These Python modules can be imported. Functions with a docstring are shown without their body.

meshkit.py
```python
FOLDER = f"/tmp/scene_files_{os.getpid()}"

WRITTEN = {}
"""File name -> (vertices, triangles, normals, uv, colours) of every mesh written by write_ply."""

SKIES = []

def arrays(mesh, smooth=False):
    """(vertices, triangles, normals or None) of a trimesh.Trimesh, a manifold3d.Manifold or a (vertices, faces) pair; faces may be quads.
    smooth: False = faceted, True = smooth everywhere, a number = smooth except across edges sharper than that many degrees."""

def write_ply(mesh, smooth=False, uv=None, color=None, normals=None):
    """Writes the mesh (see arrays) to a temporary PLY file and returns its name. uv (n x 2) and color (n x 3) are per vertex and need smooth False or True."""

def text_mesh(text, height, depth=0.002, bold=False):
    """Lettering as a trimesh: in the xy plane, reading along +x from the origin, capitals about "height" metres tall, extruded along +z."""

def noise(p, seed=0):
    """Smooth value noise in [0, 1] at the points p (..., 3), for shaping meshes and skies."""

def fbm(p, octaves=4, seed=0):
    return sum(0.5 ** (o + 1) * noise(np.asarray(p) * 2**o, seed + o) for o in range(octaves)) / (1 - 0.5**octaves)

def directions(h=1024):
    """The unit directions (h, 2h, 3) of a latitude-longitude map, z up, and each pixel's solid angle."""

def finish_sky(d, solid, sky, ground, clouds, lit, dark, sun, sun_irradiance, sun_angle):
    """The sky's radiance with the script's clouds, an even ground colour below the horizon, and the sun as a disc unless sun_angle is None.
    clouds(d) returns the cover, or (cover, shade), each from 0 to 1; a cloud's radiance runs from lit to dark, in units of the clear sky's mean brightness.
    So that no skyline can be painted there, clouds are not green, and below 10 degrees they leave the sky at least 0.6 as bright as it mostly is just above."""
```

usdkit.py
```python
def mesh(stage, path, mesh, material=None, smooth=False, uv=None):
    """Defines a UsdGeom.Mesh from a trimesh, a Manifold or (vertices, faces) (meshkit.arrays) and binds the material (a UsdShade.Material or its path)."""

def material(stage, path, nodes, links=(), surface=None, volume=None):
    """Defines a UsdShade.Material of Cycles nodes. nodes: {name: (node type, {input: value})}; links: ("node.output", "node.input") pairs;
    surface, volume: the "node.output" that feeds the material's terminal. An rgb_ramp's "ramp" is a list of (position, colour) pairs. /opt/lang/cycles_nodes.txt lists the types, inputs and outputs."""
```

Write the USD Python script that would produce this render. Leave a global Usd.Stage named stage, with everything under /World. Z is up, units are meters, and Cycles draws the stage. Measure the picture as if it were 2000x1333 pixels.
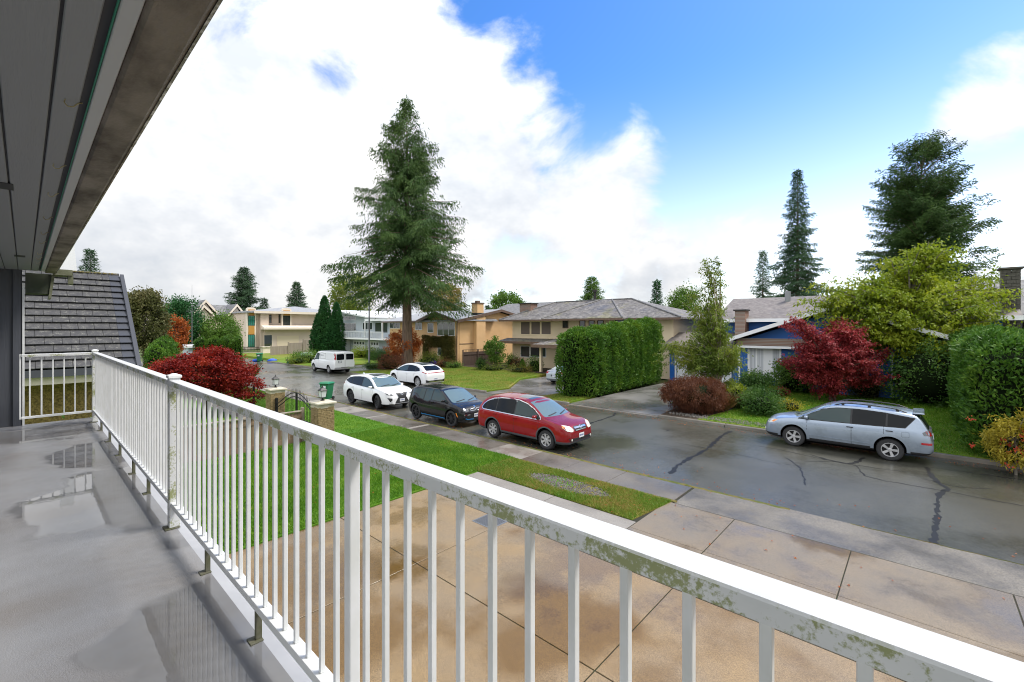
import math, random
import numpy as np, trimesh, manifold3d as m3, shapely
from shapely.geometry import Polygon, box as sbox, LineString
from scipy.spatial import Delaunay
from scipy.interpolate import PchipInterpolator
from pxr import Usd, UsdGeom, UsdLux, UsdShade, Gf, Sdf, Vt
import usdkit, meshkit

stage = Usd.Stage.CreateInMemory()
UsdGeom.SetStageUpAxis(stage, 'Z')
UsdGeom.Xform.Define(stage, '/World')
UsdGeom.Scope.Define(stage, '/World/Looks')

# ---------------------------------------------------------------- camera (world: +Y runs down the street, +X across it)
EYE, HEAD = 4.3, math.radians(47.607)
SN, CS = math.sin(HEAD), math.cos(HEAD)
cam = UsdGeom.Camera.Define(stage, '/World/camera')
cam.AddTransformOp().Set(Gf.Matrix4d(CS, -SN, 0, 0, 0, 0, 1, 0, -SN, -CS, 0, 0, 0, 0, EYE, 1))
cam.CreateHorizontalApertureAttr(36.0); cam.CreateVerticalApertureAttr(23.98)
cam.CreateFocalLengthAttr(15.66); cam.CreateVerticalApertureOffsetAttr(-0.477)
cam.CreateClippingRangeAttr(Gf.Vec2f(0.05, 5000))
cam.CreateExposureAttr(EXPOSURE := 1.12)

# ---------------------------------------------------------------- sky and sun
SUN_EL, SUN_AZ = math.radians(56), math.radians(128)      # azimuth: atan2(x, y) of the direction towards the sun
def sky():
    N, L = {}, []
    def n(name, kind, ins=None, **links):
        N[name] = (kind, ins or {})
        for k, v in links.items(): L.append((v, name + '.' + k))
        return name
    n('tc', 'texture_coordinate')
    n('sky', 'sky_texture', dict(sky_type='single_scattering', sun_disc=False, sun_elevation=SUN_EL, sun_rotation=SUN_AZ, altitude=50.0, air_density=1.0, aerosol_density=0.55, ozone_density=2.6))
    n('sep', 'separate_xyz', {}, vector='tc.generated')
    n('sat', 'map_range', dict(range_type='smoothstep', from_min=0.0, from_max=0.5, to_min=0.55, to_max=1.32, clamp=True), value='sep.z')
    n('deep', 'hsv', dict(hue=0.508, value=1.22, fac=1.0), color='sky.color', saturation='sat.result')
    n('map', 'mapping', dict(scale=(1.0, 1.0, 1.5)), vector='tc.generated')
    n('nz', 'noise_texture', dict(scale=3.6, detail=12.0, roughness=0.58, distortion=0.35), vector='map.vector')
    n('nz2', 'noise_texture', dict(scale=3.8, detail=7.0, roughness=0.6), vector='map.vector')
    # banks of cloud: (azimuth, elevation, angular radius, weight), in degrees
    blobs = BLOBS
    acc = None
    for i, (az, el, r, w) in enumerate(blobs):
        a, e = math.radians(az), math.radians(el)
        c = (math.cos(e) * math.sin(a), math.cos(e) * math.cos(a), math.sin(e))
        n(f'd{i}', 'vector_math', dict(math_type='dot_product', vector2=c), vector1='tc.generated')
        n(f'm{i}', 'map_range', dict(range_type='smoothstep', from_min=math.cos(math.radians(r)), from_max=math.cos(math.radians(r * .15)), to_min=0.0, to_max=float(w), clamp=True), value=f'd{i}.value')
        if acc is None: acc = f'm{i}.result'
        else:
            n(f's{i}', 'math', dict(math_type='add'), value1=acc, value2=f'm{i}.result'); acc = f's{i}.value'
    n('hor', 'map_range', dict(range_type='smoothstep', from_min=0.0, from_max=0.42, to_min=0.50, to_max=0.0, clamp=True), value='sep.z')
    n('base', 'math', dict(math_type='add'), value1=acc, value2='hor.result')
    n('nm', 'map_range', dict(from_min=0.25, from_max=0.75, to_min=-0.72, to_max=0.72, clamp=False), value='nz.fac')
    n('dens', 'math', dict(math_type='add'), value1='base.value', value2='nm.result')
    n('cover', 'map_range', dict(range_type='smoothstep', from_min=0.06, from_max=0.62, to_min=0.0, to_max=1.0, clamp=True), value='dens.value')
    n('shade', 'rgb_ramp', dict(ramp=[(0.36, (0.70, 0.745, 0.81)), (0.48, (0.865, 0.89, 0.925)), (0.60, (1.07, 1.065, 1.055))]), fac='nz2.fac')
    n('low', 'map_range', dict(from_min=0.0, from_max=1.0, to_min=0.86, to_max=1.75, clamp=True), value='sep.z')        # an overcast is brighter overhead than at the horizon
    n('cl', 'vector_math', dict(math_type='scale'), vector1='shade.color', scale='low.result')
    n('cl2', 'vector_math', dict(math_type='scale', scale=CLOUD), vector1='cl.vector')
    n('mixc', 'mix', dict(mix_type='mix'), fac='cover.result', color1='deep.color', color2='cl2.vector')
    n('bg', 'background_shader', dict(strength=SKY_STRENGTH), color='mixc.color')
    m = usdkit.material(stage, '/World/Looks/sky_look', N, L, surface='bg.background')
    d = UsdLux.DomeLight.Define(stage, '/World/sky')
    UsdShade.MaterialBindingAPI.Apply(d.GetPrim()).Bind(m)
    d.GetPrim().SetCustomDataByKey('kind', 'structure')
SKY_STRENGTH, CLOUD = 0.10, 4.7
def pxdir(x, y):
    v = np.array([SN + CS * (x - 1000) / 870, CS - SN * (x - 1000) / 870, (640 - y) / 870])
    return math.degrees(math.atan2(v[0], v[1])), math.degrees(math.atan2(v[2], math.hypot(v[0], v[1])))
# where the cloud banks stand, as compass bearing and height in the sky
BLOBS = [(10.8, 19.8, 34, 0.75), (28.6, 12.9, 22, 0.55), (37.8, 27.5, 9, 0.5), (48.3, 30.4, 6, 0.4), (53.5, 19.5, 14, 0.55), (67.2, 22.9, 8, 0.45), (63.0, 13.1, 12, 0.45), (77.5, 14.0, 7, 0.35), (93.6, 20.6, 7, 0.72), (95.6, 22.6, 5, 0.3), (93.5, 16.5, 5, 0.3), (77.5, 28.7, 24, -0.75), (86.0, 13.5, 22, -0.5), (22.9, 24.7, 6, -0.42), (26.5, 27.7, 4, -0.3), (170, 35, 65, 0.6), (262, 38, 72, 0.85), (0, 90, 40, 0.15)]
sky()
sun = UsdLux.DistantLight.Define(stage, '/World/sun')
sun.CreateIntensityAttr(0.50); sun.CreateAngleAttr(16.0); sun.CreateColorAttr(Gf.Vec3f(1.0, 0.95, 0.88))
UsdLux.LightAPI(sun.GetPrim()).CreateNormalizeAttr(True)
sun.AddRotateXYZOp().Set(Gf.Vec3f(90 - math.degrees(SUN_EL), 0, 180 - math.degrees(SUN_AZ)))

# ---------------------------------------------------------------- helpers: prims
_used = {}
def numbered(parent, name):
    k = _used.get((parent, name), 0); _used[(parent, name)] = k + 1
    return f'{parent}/{name}' if k == 0 else f'{parent}/{name}_{k:03d}'
def tag(path, label=None, cat=None, group=None, kind=None):
    p = stage.GetPrimAtPath(path)
    for k, v in (('label', label), ('category', cat), ('group', group), ('kind', kind)):
        if v: p.SetCustomDataByKey(k, v)
    return path
def thing(name, label, cat, loc=(0, 0, 0), rotz=0.0, group=None):
    path = numbered('/World', name)
    x = UsdGeom.Xform.Define(stage, path); x.AddTranslateOp().Set(Gf.Vec3d(*map(float, loc)))
    if rotz: x.AddRotateZOp().Set(float(rotz))
    return tag(path, label, cat, group)
def holder(name, parent):
    path = numbered(parent, name); UsdGeom.Xform.Define(stage, path); return path
def obj(name, mesh, mat, parent='/World', smooth=False, label=None, cat=None, group=None, kind=None):
    path = numbered(parent, name)
    usdkit.mesh(stage, path, mesh, mat, smooth)
    return tag(path, label, cat, group, kind)
def struct(name, mesh, mat, smooth=False): return obj(name, mesh, mat, smooth=smooth, kind='structure')
def copy(src, name, label, loc, rotz=0.0, cat=None, group=None, scale=None):
    path = numbered('/World', name)
    x = UsdGeom.Xform.Define(stage, path); x.AddTranslateOp().Set(Gf.Vec3d(*map(float, loc)))
    if rotz: x.AddRotateZOp().Set(float(rotz))
    if scale: x.AddScaleOp().Set(Gf.Vec3f(*scale))
    x.GetPrim().GetReferences().AddInternalReference(src); x.GetPrim().SetInstanceable(True)
    return tag(path, label, cat, group)

# ---------------------------------------------------------------- helpers: meshes
def cat(*ms):
    ms = [m for m in ms if m is not None]
    vs, fs, o = [], [], 0
    for m in ms:
        v, f = (np.asarray(m.vertices), np.asarray(m.faces)) if hasattr(m, 'vertices') else m
        vs.append(v); fs.append(np.asarray(f) + o); o += len(v)
    return trimesh.Trimesh(np.vstack(vs), np.vstack(fs), process=False)
_BF = np.array([[0,2,1],[0,3,2],[4,5,6],[4,6,7],[0,1,5],[0,5,4],[1,2,6],[1,6,5],[2,3,7],[2,7,6],[3,0,4],[3,4,7]])
def bx(x0, x1, y0, y1, z0, z1):
    v = np.array([[x0,y0,z0],[x1,y0,z0],[x1,y1,z0],[x0,y1,z0],[x0,y0,z1],[x1,y0,z1],[x1,y1,z1],[x0,y1,z1]], float)
    return trimesh.Trimesh(v, _BF, process=False)
def cbx(x0, x1, y0, y1, z0, z1, c=.004):
    """a box with chamfered edges"""
    p = [(x, y, z) for x in (x0, x1) for y in (y0, y1) for z in (z0, z1)]
    q = []
    for x, y, z in p:
        sx, sy, sz = (1 if x == x0 else -1), (1 if y == y0 else -1), (1 if z == z0 else -1)
        q += [(x + c*sx, y + c*sy, z), (x + c*sx, y, z + c*sz), (x, y + c*sy, z + c*sz)]
    return trimesh.Trimesh(np.array(q), process=False).convex_hull
def hull(*pts): return trimesh.Trimesh(np.vstack([np.asarray(p, float).reshape(-1, 3) for p in pts]), process=False).convex_hull
def ext(poly, z0, z1):
    parts = [trimesh.creation.extrude_polygon(g, z1 - z0, engine='earcut') for g in getattr(poly, 'geoms', [poly]) if g.area > 1e-9]
    m = cat(*parts); m.apply_translation((0, 0, z0)); return m
def tube(pts, r, seg=8, r1=None):
    pts = np.asarray(pts, float); n = len(pts)
    rr = np.linspace(r, r if r1 is None else r1, n) if np.ndim(r) == 0 else np.asarray(r)
    t = np.gradient(pts, axis=0); t /= np.linalg.norm(t, axis=1, keepdims=True) + 1e-12
    up = np.array([0, 0, 1.0]) if abs(t[0][2]) < .9 else np.array([1.0, 0, 0])
    u = np.cross(t, up); u /= np.linalg.norm(u, axis=1, keepdims=True) + 1e-12
    w = np.cross(t, u)
    a = np.arange(seg) / seg * 2 * np.pi
    v = (pts[:, None] + rr[:, None, None] * (np.cos(a)[None, :, None] * u[:, None] + np.sin(a)[None, :, None] * w[:, None])).reshape(-1, 3)
    f = []
    for i in range(n - 1):
        for k in range(seg):
            k2 = (k + 1) % seg
            f += [[i*seg+k, i*seg+k2, (i+1)*seg+k2], [i*seg+k, (i+1)*seg+k2, (i+1)*seg+k]]
    for k in range(1, seg - 1): f += [[0, k+1, k], [(n-1)*seg, (n-1)*seg+k, (n-1)*seg+k+1]]
    return trimesh.Trimesh(v, np.array(f), process=False)
def lathe(prof, seg=24, axis='z'):
    prof = np.asarray(prof, float); n = len(prof); a = np.arange(seg) / seg * 2 * np.pi
    v = np.stack([prof[:, None, 0] * np.cos(a), prof[:, None, 0] * np.sin(a), np.repeat(prof[:, 1:2], seg, 1)], -1).reshape(-1, 3)
    f = []
    for i in range(n - 1):
        for k in range(seg):
            k2 = (k + 1) % seg
            f += [[i*seg+k, i*seg+k2, (i+1)*seg+k2], [i*seg+k, (i+1)*seg+k2, (i+1)*seg+k]]
    if axis == 'y': v = v[:, [0, 2, 1]] * [1, 1, -1]
    return trimesh.Trimesh(v, np.array(f), process=False)
def sphere(r, c=(0, 0, 0), s=(1, 1, 1), sub=2):
    m = trimesh.creation.icosphere(subdivisions=sub, radius=r); m.apply_scale(s); m.apply_translation(c); return m
def at(x, d, z=None, y=None):
    """the point at picture column x and depth d along the view; height z or picture row y"""
    l = d * (x - 1000) / 870
    return np.array([d * SN + l * CS, d * CS - l * SN, (z or 0.0) if y is None else EYE - d * (y - 640) / 870])

# ---------------------------------------------------------------- materials
def mat(name, c, c2=None, vs=3.0, rough=.6, bump=0.0, bs=60.0, spec=.5, metal=0.0, coat=0.0, r2=None, detail=4.0, lo=.35, hi=.65, stretch=(1, 1, 1), world=False, bdist=.01):
    N = {'tc': ('texture_coordinate', {}), 'g': ('geometry', {}), 'mp': ('mapping', {'scale': stretch}), 'p': ('principled_bsdf', dict(base_color=c, roughness=rough, specular_ior_level=spec, metallic=metal, coat_weight=coat, coat_roughness=.05))}
    L = [('g.position' if world else 'tc.object', 'mp.vector')]
    if c2 is not None or r2 is not None:
        N['n'] = ('noise_texture', dict(scale=float(vs), detail=detail, roughness=.6)); L.append(('mp.vector', 'n.vector'))
    if c2 is not None:
        N['r'] = ('rgb_ramp', dict(ramp=[(lo, c), (hi, c2)])); L += [('n.fac', 'r.fac'), ('r.color', 'p.base_color')]
    if r2 is not None:
        N['rr'] = ('map_range', dict(from_min=.35, from_max=.65, to_min=rough, to_max=r2, clamp=True)); L += [('n.fac', 'rr.value'), ('rr.result', 'p.roughness')]
    if bump:
        N['bn'] = ('noise_texture', dict(scale=float(bs), detail=3.0, roughness=.6)); N['b'] = ('bump', dict(strength=float(bump), distance=bdist)); L += [('mp.vector', 'bn.vector'), ('bn.fac', 'b.height'), ('b.normal', 'p.normal')]
    return usdkit.material(stage, '/World/Looks/' + name, N, L, surface='p.BSDF')
def leafmat(name, c, c2, c3=None, s=1.2, trans=.3, rough=.55, s2=14.0):
    c3 = c3 or c2
    N = {'g': ('geometry', {}), 'n': ('noise_texture', dict(scale=s, detail=3.0)), 'n2': ('noise_texture', dict(scale=s2, detail=1.0)),
         'mx': ('math', dict(math_type='add')), 'h': ('math', dict(math_type='multiply', value2=.5)),
         'r': ('rgb_ramp', dict(ramp=[(.36, c), (.52, c2), (.66, c3)])),
         'p': ('principled_bsdf', dict(roughness=rough, specular_ior_level=.35)), 't': ('translucent_bsdf', {}), 'm': ('mix_closure', dict(fac=trans))}
    L = [('g.position', 'n.vector'), ('g.position', 'n2.vector'), ('n.fac', 'mx.value1'), ('n2.fac', 'mx.value2'), ('mx.value', 'h.value1'), ('h.value', 'r.fac'), ('r.color', 'p.base_color'), ('r.color', 't.color'), ('p.BSDF', 'm.closure1'), ('t.BSDF', 'm.closure2')]
    return usdkit.material(stage, '/World/Looks/' + name, N, L, surface='m.closure')
def glassmat(name, c=(.012, .016, .018), rough=.02, spec=.8, coat=.6):
    return usdkit.material(stage, '/World/Looks/' + name, {'p': ('principled_bsdf', dict(base_color=c, roughness=rough, specular_ior_level=spec, coat_weight=coat, coat_roughness=.02))}, [], surface='p.BSDF')
# ================================================================= materials of the setting
def wetmat(name, c, c2, vs, dry, wet, pud_scale, pud_lo, pud_hi, speck=0.0, sscale=140.0, bump=.2, bs=120.0, wetdark=.75, ripple=0.0, stain=None):
    """ground that is wet in patches: darker and glossier where a large noise says so"""
    N = {'g': ('geometry', {}),
         'n': ('noise_texture', dict(scale=vs, detail=6.0, roughness=.6)), 'r': ('rgb_ramp', dict(ramp=[(.35, c), (.65, c2)])),
         'w': ('noise_texture', dict(scale=pud_scale, detail=8.0, roughness=.62)),
         'wm': ('map_range', dict(range_type='smoothstep', from_min=pud_lo, from_max=pud_hi, to_min=0.0, to_max=1.0, clamp=True)),
         'ro': ('map_range', dict(from_min=0.0, from_max=1.0, to_min=dry, to_max=wet)),
         'dk': ('map_range', dict(from_min=0.0, from_max=1.0, to_min=1.0, to_max=wetdark)),
         'mul': ('vector_math', dict(math_type='scale')),
         'p': ('principled_bsdf', dict(specular_ior_level=.5)),
         'bn': ('noise_texture', dict(scale=bs, detail=3.0, roughness=.65)), 'bs': ('map_range', dict(from_min=0.0, from_max=1.0, to_min=bump, to_max=bump * .12)), 'b': ('bump', dict(distance=.006))}
    L = [('g.position', 'n.vector'), ('g.position', 'w.vector'), ('g.position', 'bn.vector'), ('n.fac', 'r.fac'), ('w.fac', 'wm.value'), ('wm.result', 'ro.value'), ('wm.result', 'dk.value'), ('wm.result', 'bs.value'),
         ('dk.result', 'mul.scale'), ('mul.vector', 'p.base_color'), ('ro.result', 'p.roughness'), ('bs.result', 'b.strength'), ('bn.fac', 'b.height'), ('b.normal', 'p.normal')]
    src = 'r.color'
    if stain:
        N['sn'] = ('noise_texture', dict(scale=stain[1], detail=5.0)); N['sr'] = ('map_range', dict(range_type='smoothstep', from_min=stain[2], from_max=stain[3], to_min=0.0, to_max=stain[4], clamp=True)); N['sx'] = ('mix', dict(mix_type='mix', color2=stain[0]))
        L += [('g.position', 'sn.vector'), ('sn.fac', 'sr.value'), ('sr.result', 'sx.fac'), (src, 'sx.color1')]; src = 'sx.color'
    if speck:
        N['v'] = ('voronoi_texture', dict(scale=sscale)); N['vb'] = ('rgb_to_bw', {}); N['vr'] = ('map_range', dict(from_min=0.0, from_max=1.0, to_min=1 - speck, to_max=1 + speck)); N['vm'] = ('vector_math', dict(math_type='scale'))
        L += [('g.position', 'v.vector'), ('v.color', 'vb.color'), ('vb.val', 'vr.value'), ('vr.result', 'vm.scale'), (src, 'vm.vector1')]; src = 'vm.vector'
    L.append((src, 'mul.vector1'))
    return usdkit.material(stage, '/World/Looks/' + name, N, L, surface='p.BSDF')
def deckmat():
    N = {'g': ('geometry', {}), 'n': ('noise_texture', dict(scale=1.1, detail=6.0, roughness=.6)), 'r': ('rgb_ramp', dict(ramp=[(.3, (.19, .175, .16)), (.5, (.235, .232, .23)), (.7, (.28, .284, .29))])),
         'w': ('noise_texture', dict(scale=.85, detail=4.0, roughness=.45)),
         'sx': ('separate_xyz', {}),
         # water gathers along the outer edge, where the floor falls to the railing
         'ed': ('map_range', dict(range_type='smoothstep', from_min=-.15, from_max=.55, to_min=0.0, to_max=.17, clamp=True)),
         'ws': ('math', dict(math_type='add')),
         'wm': ('map_range', dict(range_type='smoothstep', from_min=.575, from_max=.62, to_min=0.0, to_max=1.0, clamp=True)),
         'damp': ('map_range', dict(range_type='smoothstep', from_min=.36, from_max=.60, to_min=.36, to_max=.15, clamp=True)),
         'ro': ('mix_float', dict(b=.015)), 'dk': ('map_range', dict(from_min=0.0, from_max=1.0, to_min=1.0, to_max=.62)), 'mul': ('vector_math', dict(math_type='scale')),
         'bn': ('noise_texture', dict(scale=190.0, detail=3.0)), 'bstr': ('map_range', dict(from_min=0.0, from_max=1.0, to_min=.55, to_max=0.0)), 'b': ('bump', dict(distance=.003)),
         'v': ('voronoi_texture', dict(scale=2.2, feature='f1')), 'ml': ('math', dict(math_type='multiply', value2=140.0)), 'si': ('math', dict(math_type='sine')),
         'fo': ('map_range', dict(range_type='smoothstep', from_min=.03, from_max=.17, to_min=1.0, to_max=0.0, clamp=True)), 'rp': ('math', dict(math_type='multiply')),
         'rn': ('noise_texture', dict(scale=9.0, detail=2.0)), 'rs': ('math', dict(math_type='multiply_add', value2=.9)),
         'b2s': ('math', dict(math_type='multiply', value2=.10)), 'b2': ('bump', dict(distance=.004)),
         'p': ('principled_bsdf', dict(specular_ior_level=.5))}
    L = [('g.position', 'n.vector'), ('n.fac', 'r.fac'), ('g.position', 'w.vector'), ('g.position', 'sx.vector'), ('sx.x', 'ed.value'), ('w.fac', 'ws.value1'), ('ed.result', 'ws.value2'), ('ws.value', 'wm.value'), ('ws.value', 'damp.value'),
         ('wm.result', 'ro.fac'), ('damp.result', 'ro.a'), ('ro.result', 'p.roughness'), ('wm.result', 'dk.value'), ('dk.result', 'mul.scale'), ('r.color', 'mul.vector1'), ('mul.vector', 'p.base_color'),
         ('g.position', 'bn.vector'), ('bn.fac', 'b.height'), ('wm.result', 'bstr.value'), ('bstr.result', 'b.strength'),
         ('g.position', 'v.vector'), ('v.distance', 'ml.value1'), ('ml.value', 'si.value1'), ('v.distance', 'fo.value'), ('si.value', 'rp.value1'), ('fo.result', 'rp.value2'),
         ('g.position', 'rn.vector'), ('rn.fac', 'rs.value1'), ('rp.value', 'rs.value3'), ('rs.value', 'b2.height'), ('wm.result', 'b2s.value1'), ('b2s.value', 'b2.strength'), ('b.normal', 'b2.normal'), ('b2.normal', 'p.normal')]
    return usdkit.material(stage, '/World/Looks/deck_membrane', N, L, surface='p.BSDF')
M_deck = deckmat()
M_road = wetmat('asphalt', (.062, .061, .048), (.084, .082, .066), .5, .38, .13, .16, .42, .62, speck=.35, sscale=70.0, bump=.35, bs=55.0, wetdark=.62, stain=((.055, .05, .035), .22, .52, .68, .7))
M_walk = wetmat('sidewalk_concrete', (.115, .10, .082), (.155, .138, .115), .9, .55, .22, .35, .42, .6, speck=.25, sscale=90.0, wetdark=.7)
M_walk_grey = wetmat('grey_concrete', (.215, .195, .17), (.26, .24, .21), 1.2, .55, .22, .5, .5, .64, speck=.25, sscale=110.0, wetdark=.75)
M_aggr = wetmat('aggregate_concrete', (.265, .182, .088), (.23, .172, .105), .8, .45, .11, .33, .47, .58, speck=.42, sscale=125.0, bump=.3, bs=110.0, wetdark=.72, stain=((.135, .072, .013), .42, .46, .58, .85))
M_aggr2 = wetmat('aggregate_apron', (.215, .168, .11), (.185, .155, .115), .9, .45, .13, .30, .47, .60, speck=.42, sscale=125.0, bump=.3, bs=110.0, wetdark=.72, stain=((.10, .062, .018), .5, .54, .62, .85))
M_gutter = wetmat('gutter_asphalt', (.135, .12, .096), (.175, .158, .13), .9, .55, .3, .5, .45, .62, speck=.5, sscale=75.0, bump=.5, bs=60.0, wetdark=.7)
M_drive = wetmat('far_driveway', (.16, .155, .145), (.21, .20, .19), .4, .42, .14, .22, .38, .6, speck=.12, wetdark=.6, stain=((.08, .07, .05), .25, .52, .66, .8))
M_curb = mat('curb_concrete', (.13, .12, .10), (.20, .18, .15), vs=1.5, rough=.6, bump=.4, bs=40)
M_crack = mat('tar_crack', (.012, .012, .012), rough=.45, spec=.3)
M_soil = mat('soil', (.035, .022, .013), (.07, .045, .025), vs=4, rough=.9, bump=.8, bs=25, bdist=.03)
M_joint = mat('joint_dirt', (.022, .016, .010), (.02, .028, .010), vs=3, rough=.9)
M_lawn = mat('lawn_green', (.065, .18, .008), (.11, .22, .012), vs=1.4, rough=.7, bump=.9, bs=70, bdist=.03, spec=.2, world=True)
M_lawn_far = mat('lawn_far', (.12, .215, .014), (.23, .20, .035), vs=.30, rough=.7, bump=.9, bs=45, bdist=.04, spec=.2, world=True, lo=.42, hi=.68)
M_lawn_verge = mat('lawn_verge', (.085, .19, .012), (.24, .19, .045), vs=.9, rough=.75, bump=.9, bs=70, bdist=.03, spec=.2, world=True, lo=.42, hi=.6)
M_ground = mat('ground_far', (.07, .11, .02), (.10, .12, .03), vs=.08, rough=.9, world=True)
M_moss = mat('moss', (.06, .09, .008), (.16, .12, .03), vs=5, rough=.9, bump=.8, bs=80)
M_gravel = mat('gravel_grey', (.085, .075, .062), (.19, .175, .155), vs=6, rough=.7)

# ================================================================= ground, street, pavements
g = 700.0
struct('ground', (np.array([[-g, -g, -.10], [g, -g, -.10], [g, g, -.10], [-g, g, -.10]]), np.array([[0, 1, 2], [0, 2, 3]])), M_ground)
KX0, KX1 = 12.0, 20.4            # the two edges of the carriageway
def road():
    poly = shapely.union_all([sbox(KX0 - .02, -45, KX1 + .02, 72), sbox(-60, 60, KX1, 72)])
    return ext(poly, -.05, 0.0)
struct('road', road(), M_road)
# near side: aggregate driveway in panels, grey band, footpath, gutter strip
GAP = .009
def panel(x0, x1, y0, y1, m, parent, z=.10, name='concrete_panel', g=GAP):
    return obj(name, cbx(x0 + g, x1 - g, y0 + g, y1 - g, -.02, z, .003), m, parent)
drv = tag(holder('driveway', '/World'), kind='structure')
obj('joint_bed', bx(-1.5, 10.52, -14, 9.45, -.03, .0895), M_joint, drv)
for x0, x1 in ((-1.4, 1.0), (1.0, 4.71), (4.71, 7.05)):
    for y0, y1 in ((-8.2, -4.5), (-4.5, -.8), (-.8, 2.93), (2.93, 6.6), (6.6, 9.44)):
        panel(x0, x1, y0, y1, M_aggr, drv)
for y0, y1 in ((-9.2, -7.2), (-7.2, -5.2), (-5.2, -3.15), (-3.15, -1.1), (-1.1, .94), (.94, 2.98), (2.98, 4.5)):
    panel(7.06, 8.6, y0, y1, M_aggr2, drv)
    panel(8.6, 10.5, y0, y1, M_aggr2, drv, .096)
panel(7.06, 8.92, 4.5, 6.7, M_walk_grey, drv); panel(7.06, 8.92, 6.7, 9.75, M_walk_grey, drv)
walk = tag(holder('sidewalk', '/World'), kind='structure')
obj('joint_bed', bx(10.5, 11.99, 4.0, 70, -.03, .07), M_joint, walk)
yy = 4.4
for i in range(28):
    w = 1.55 if i else 1.9
    panel(10.66, 11.86, yy, yy + w, M_walk if i % 7 != 3 else M_walk_grey, walk, .09, g=.008)
    yy += w
    if i in (6, 8, 10, 12, 14):                                   # pale patches of newer mortar between panels
        obj('concrete_strip', bx(10.68, 11.84, yy + .006, yy + .19, -.02, .088), M_walk_grey, walk); yy += .2
obj('gutter_strip', cbx(10.53, 11.985, -14, 4.35, -.02, .085, .012), M_gutter, drv)
# mossy seam between footpath and carriageway, built as a ragged low strip
rng = np.random.default_rng(5)
def ragged(x, y0, y1, w, z, seed, step=.12):
    r = np.random.default_rng(seed); ys = np.arange(y0, y1, step)
    a = x - w * (.3 + .9 * r.random(len(ys))); b = x + w * (.3 + .9 * r.random(len(ys)))
    v = np.vstack([np.stack([a, ys, np.full(len(ys), z)], 1), np.stack([(a + b) / 2, ys, np.full(len(ys), z + .035)], 1), np.stack([b, ys, np.full(len(ys), z - .05)], 1)])
    n = len(ys); f = []
    for i in range(n - 1):
        for k in (0, 1): f += [[k*n+i, (k+1)*n+i, (k+1)*n+i+1], [k*n+i, (k+1)*n+i+1, k*n+i+1]]
    return trimesh.Trimesh(v, np.array(f), process=False)
obj('moss_seam', cat(ragged(11.93, 2.2, 34, .07, .075, 3), ragged(11.95, -3, 1.2, .03, .06, 4), ragged(10.60, 4.3, 9.4, .05, .09, 6)), M_moss, smooth=True, label='mossy strip of grass along the edge between footpath and road', cat='moss', kind='stuff')
# far kerb with returns at the driveways
kerb_runs = [(-45, 9.2), (14.4, 17.0), (21.0, 39.5), (46.5, 60.0)]
kb = tag(holder('curb', '/World'), kind='structure')
for y0, y1 in kerb_runs:
    n = max(1, int((y1 - y0) / 3)); e = np.linspace(y0, y1, n + 1)
    for a, b in zip(e[:-1], e[1:]): obj('curb_stone', cbx(KX1, KX1 + .17, a + .006, b - .006, -.05, .13, .025), M_curb, kb)
for (a, b) in ((9.2, 14.4), (17.0, 21.0), (39.5, 46.5)): obj('dropped_curb', cbx(KX1, KX1 + .17, a + .006, b - .006, -.05, .03, .01), M_curb, kb)
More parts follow.
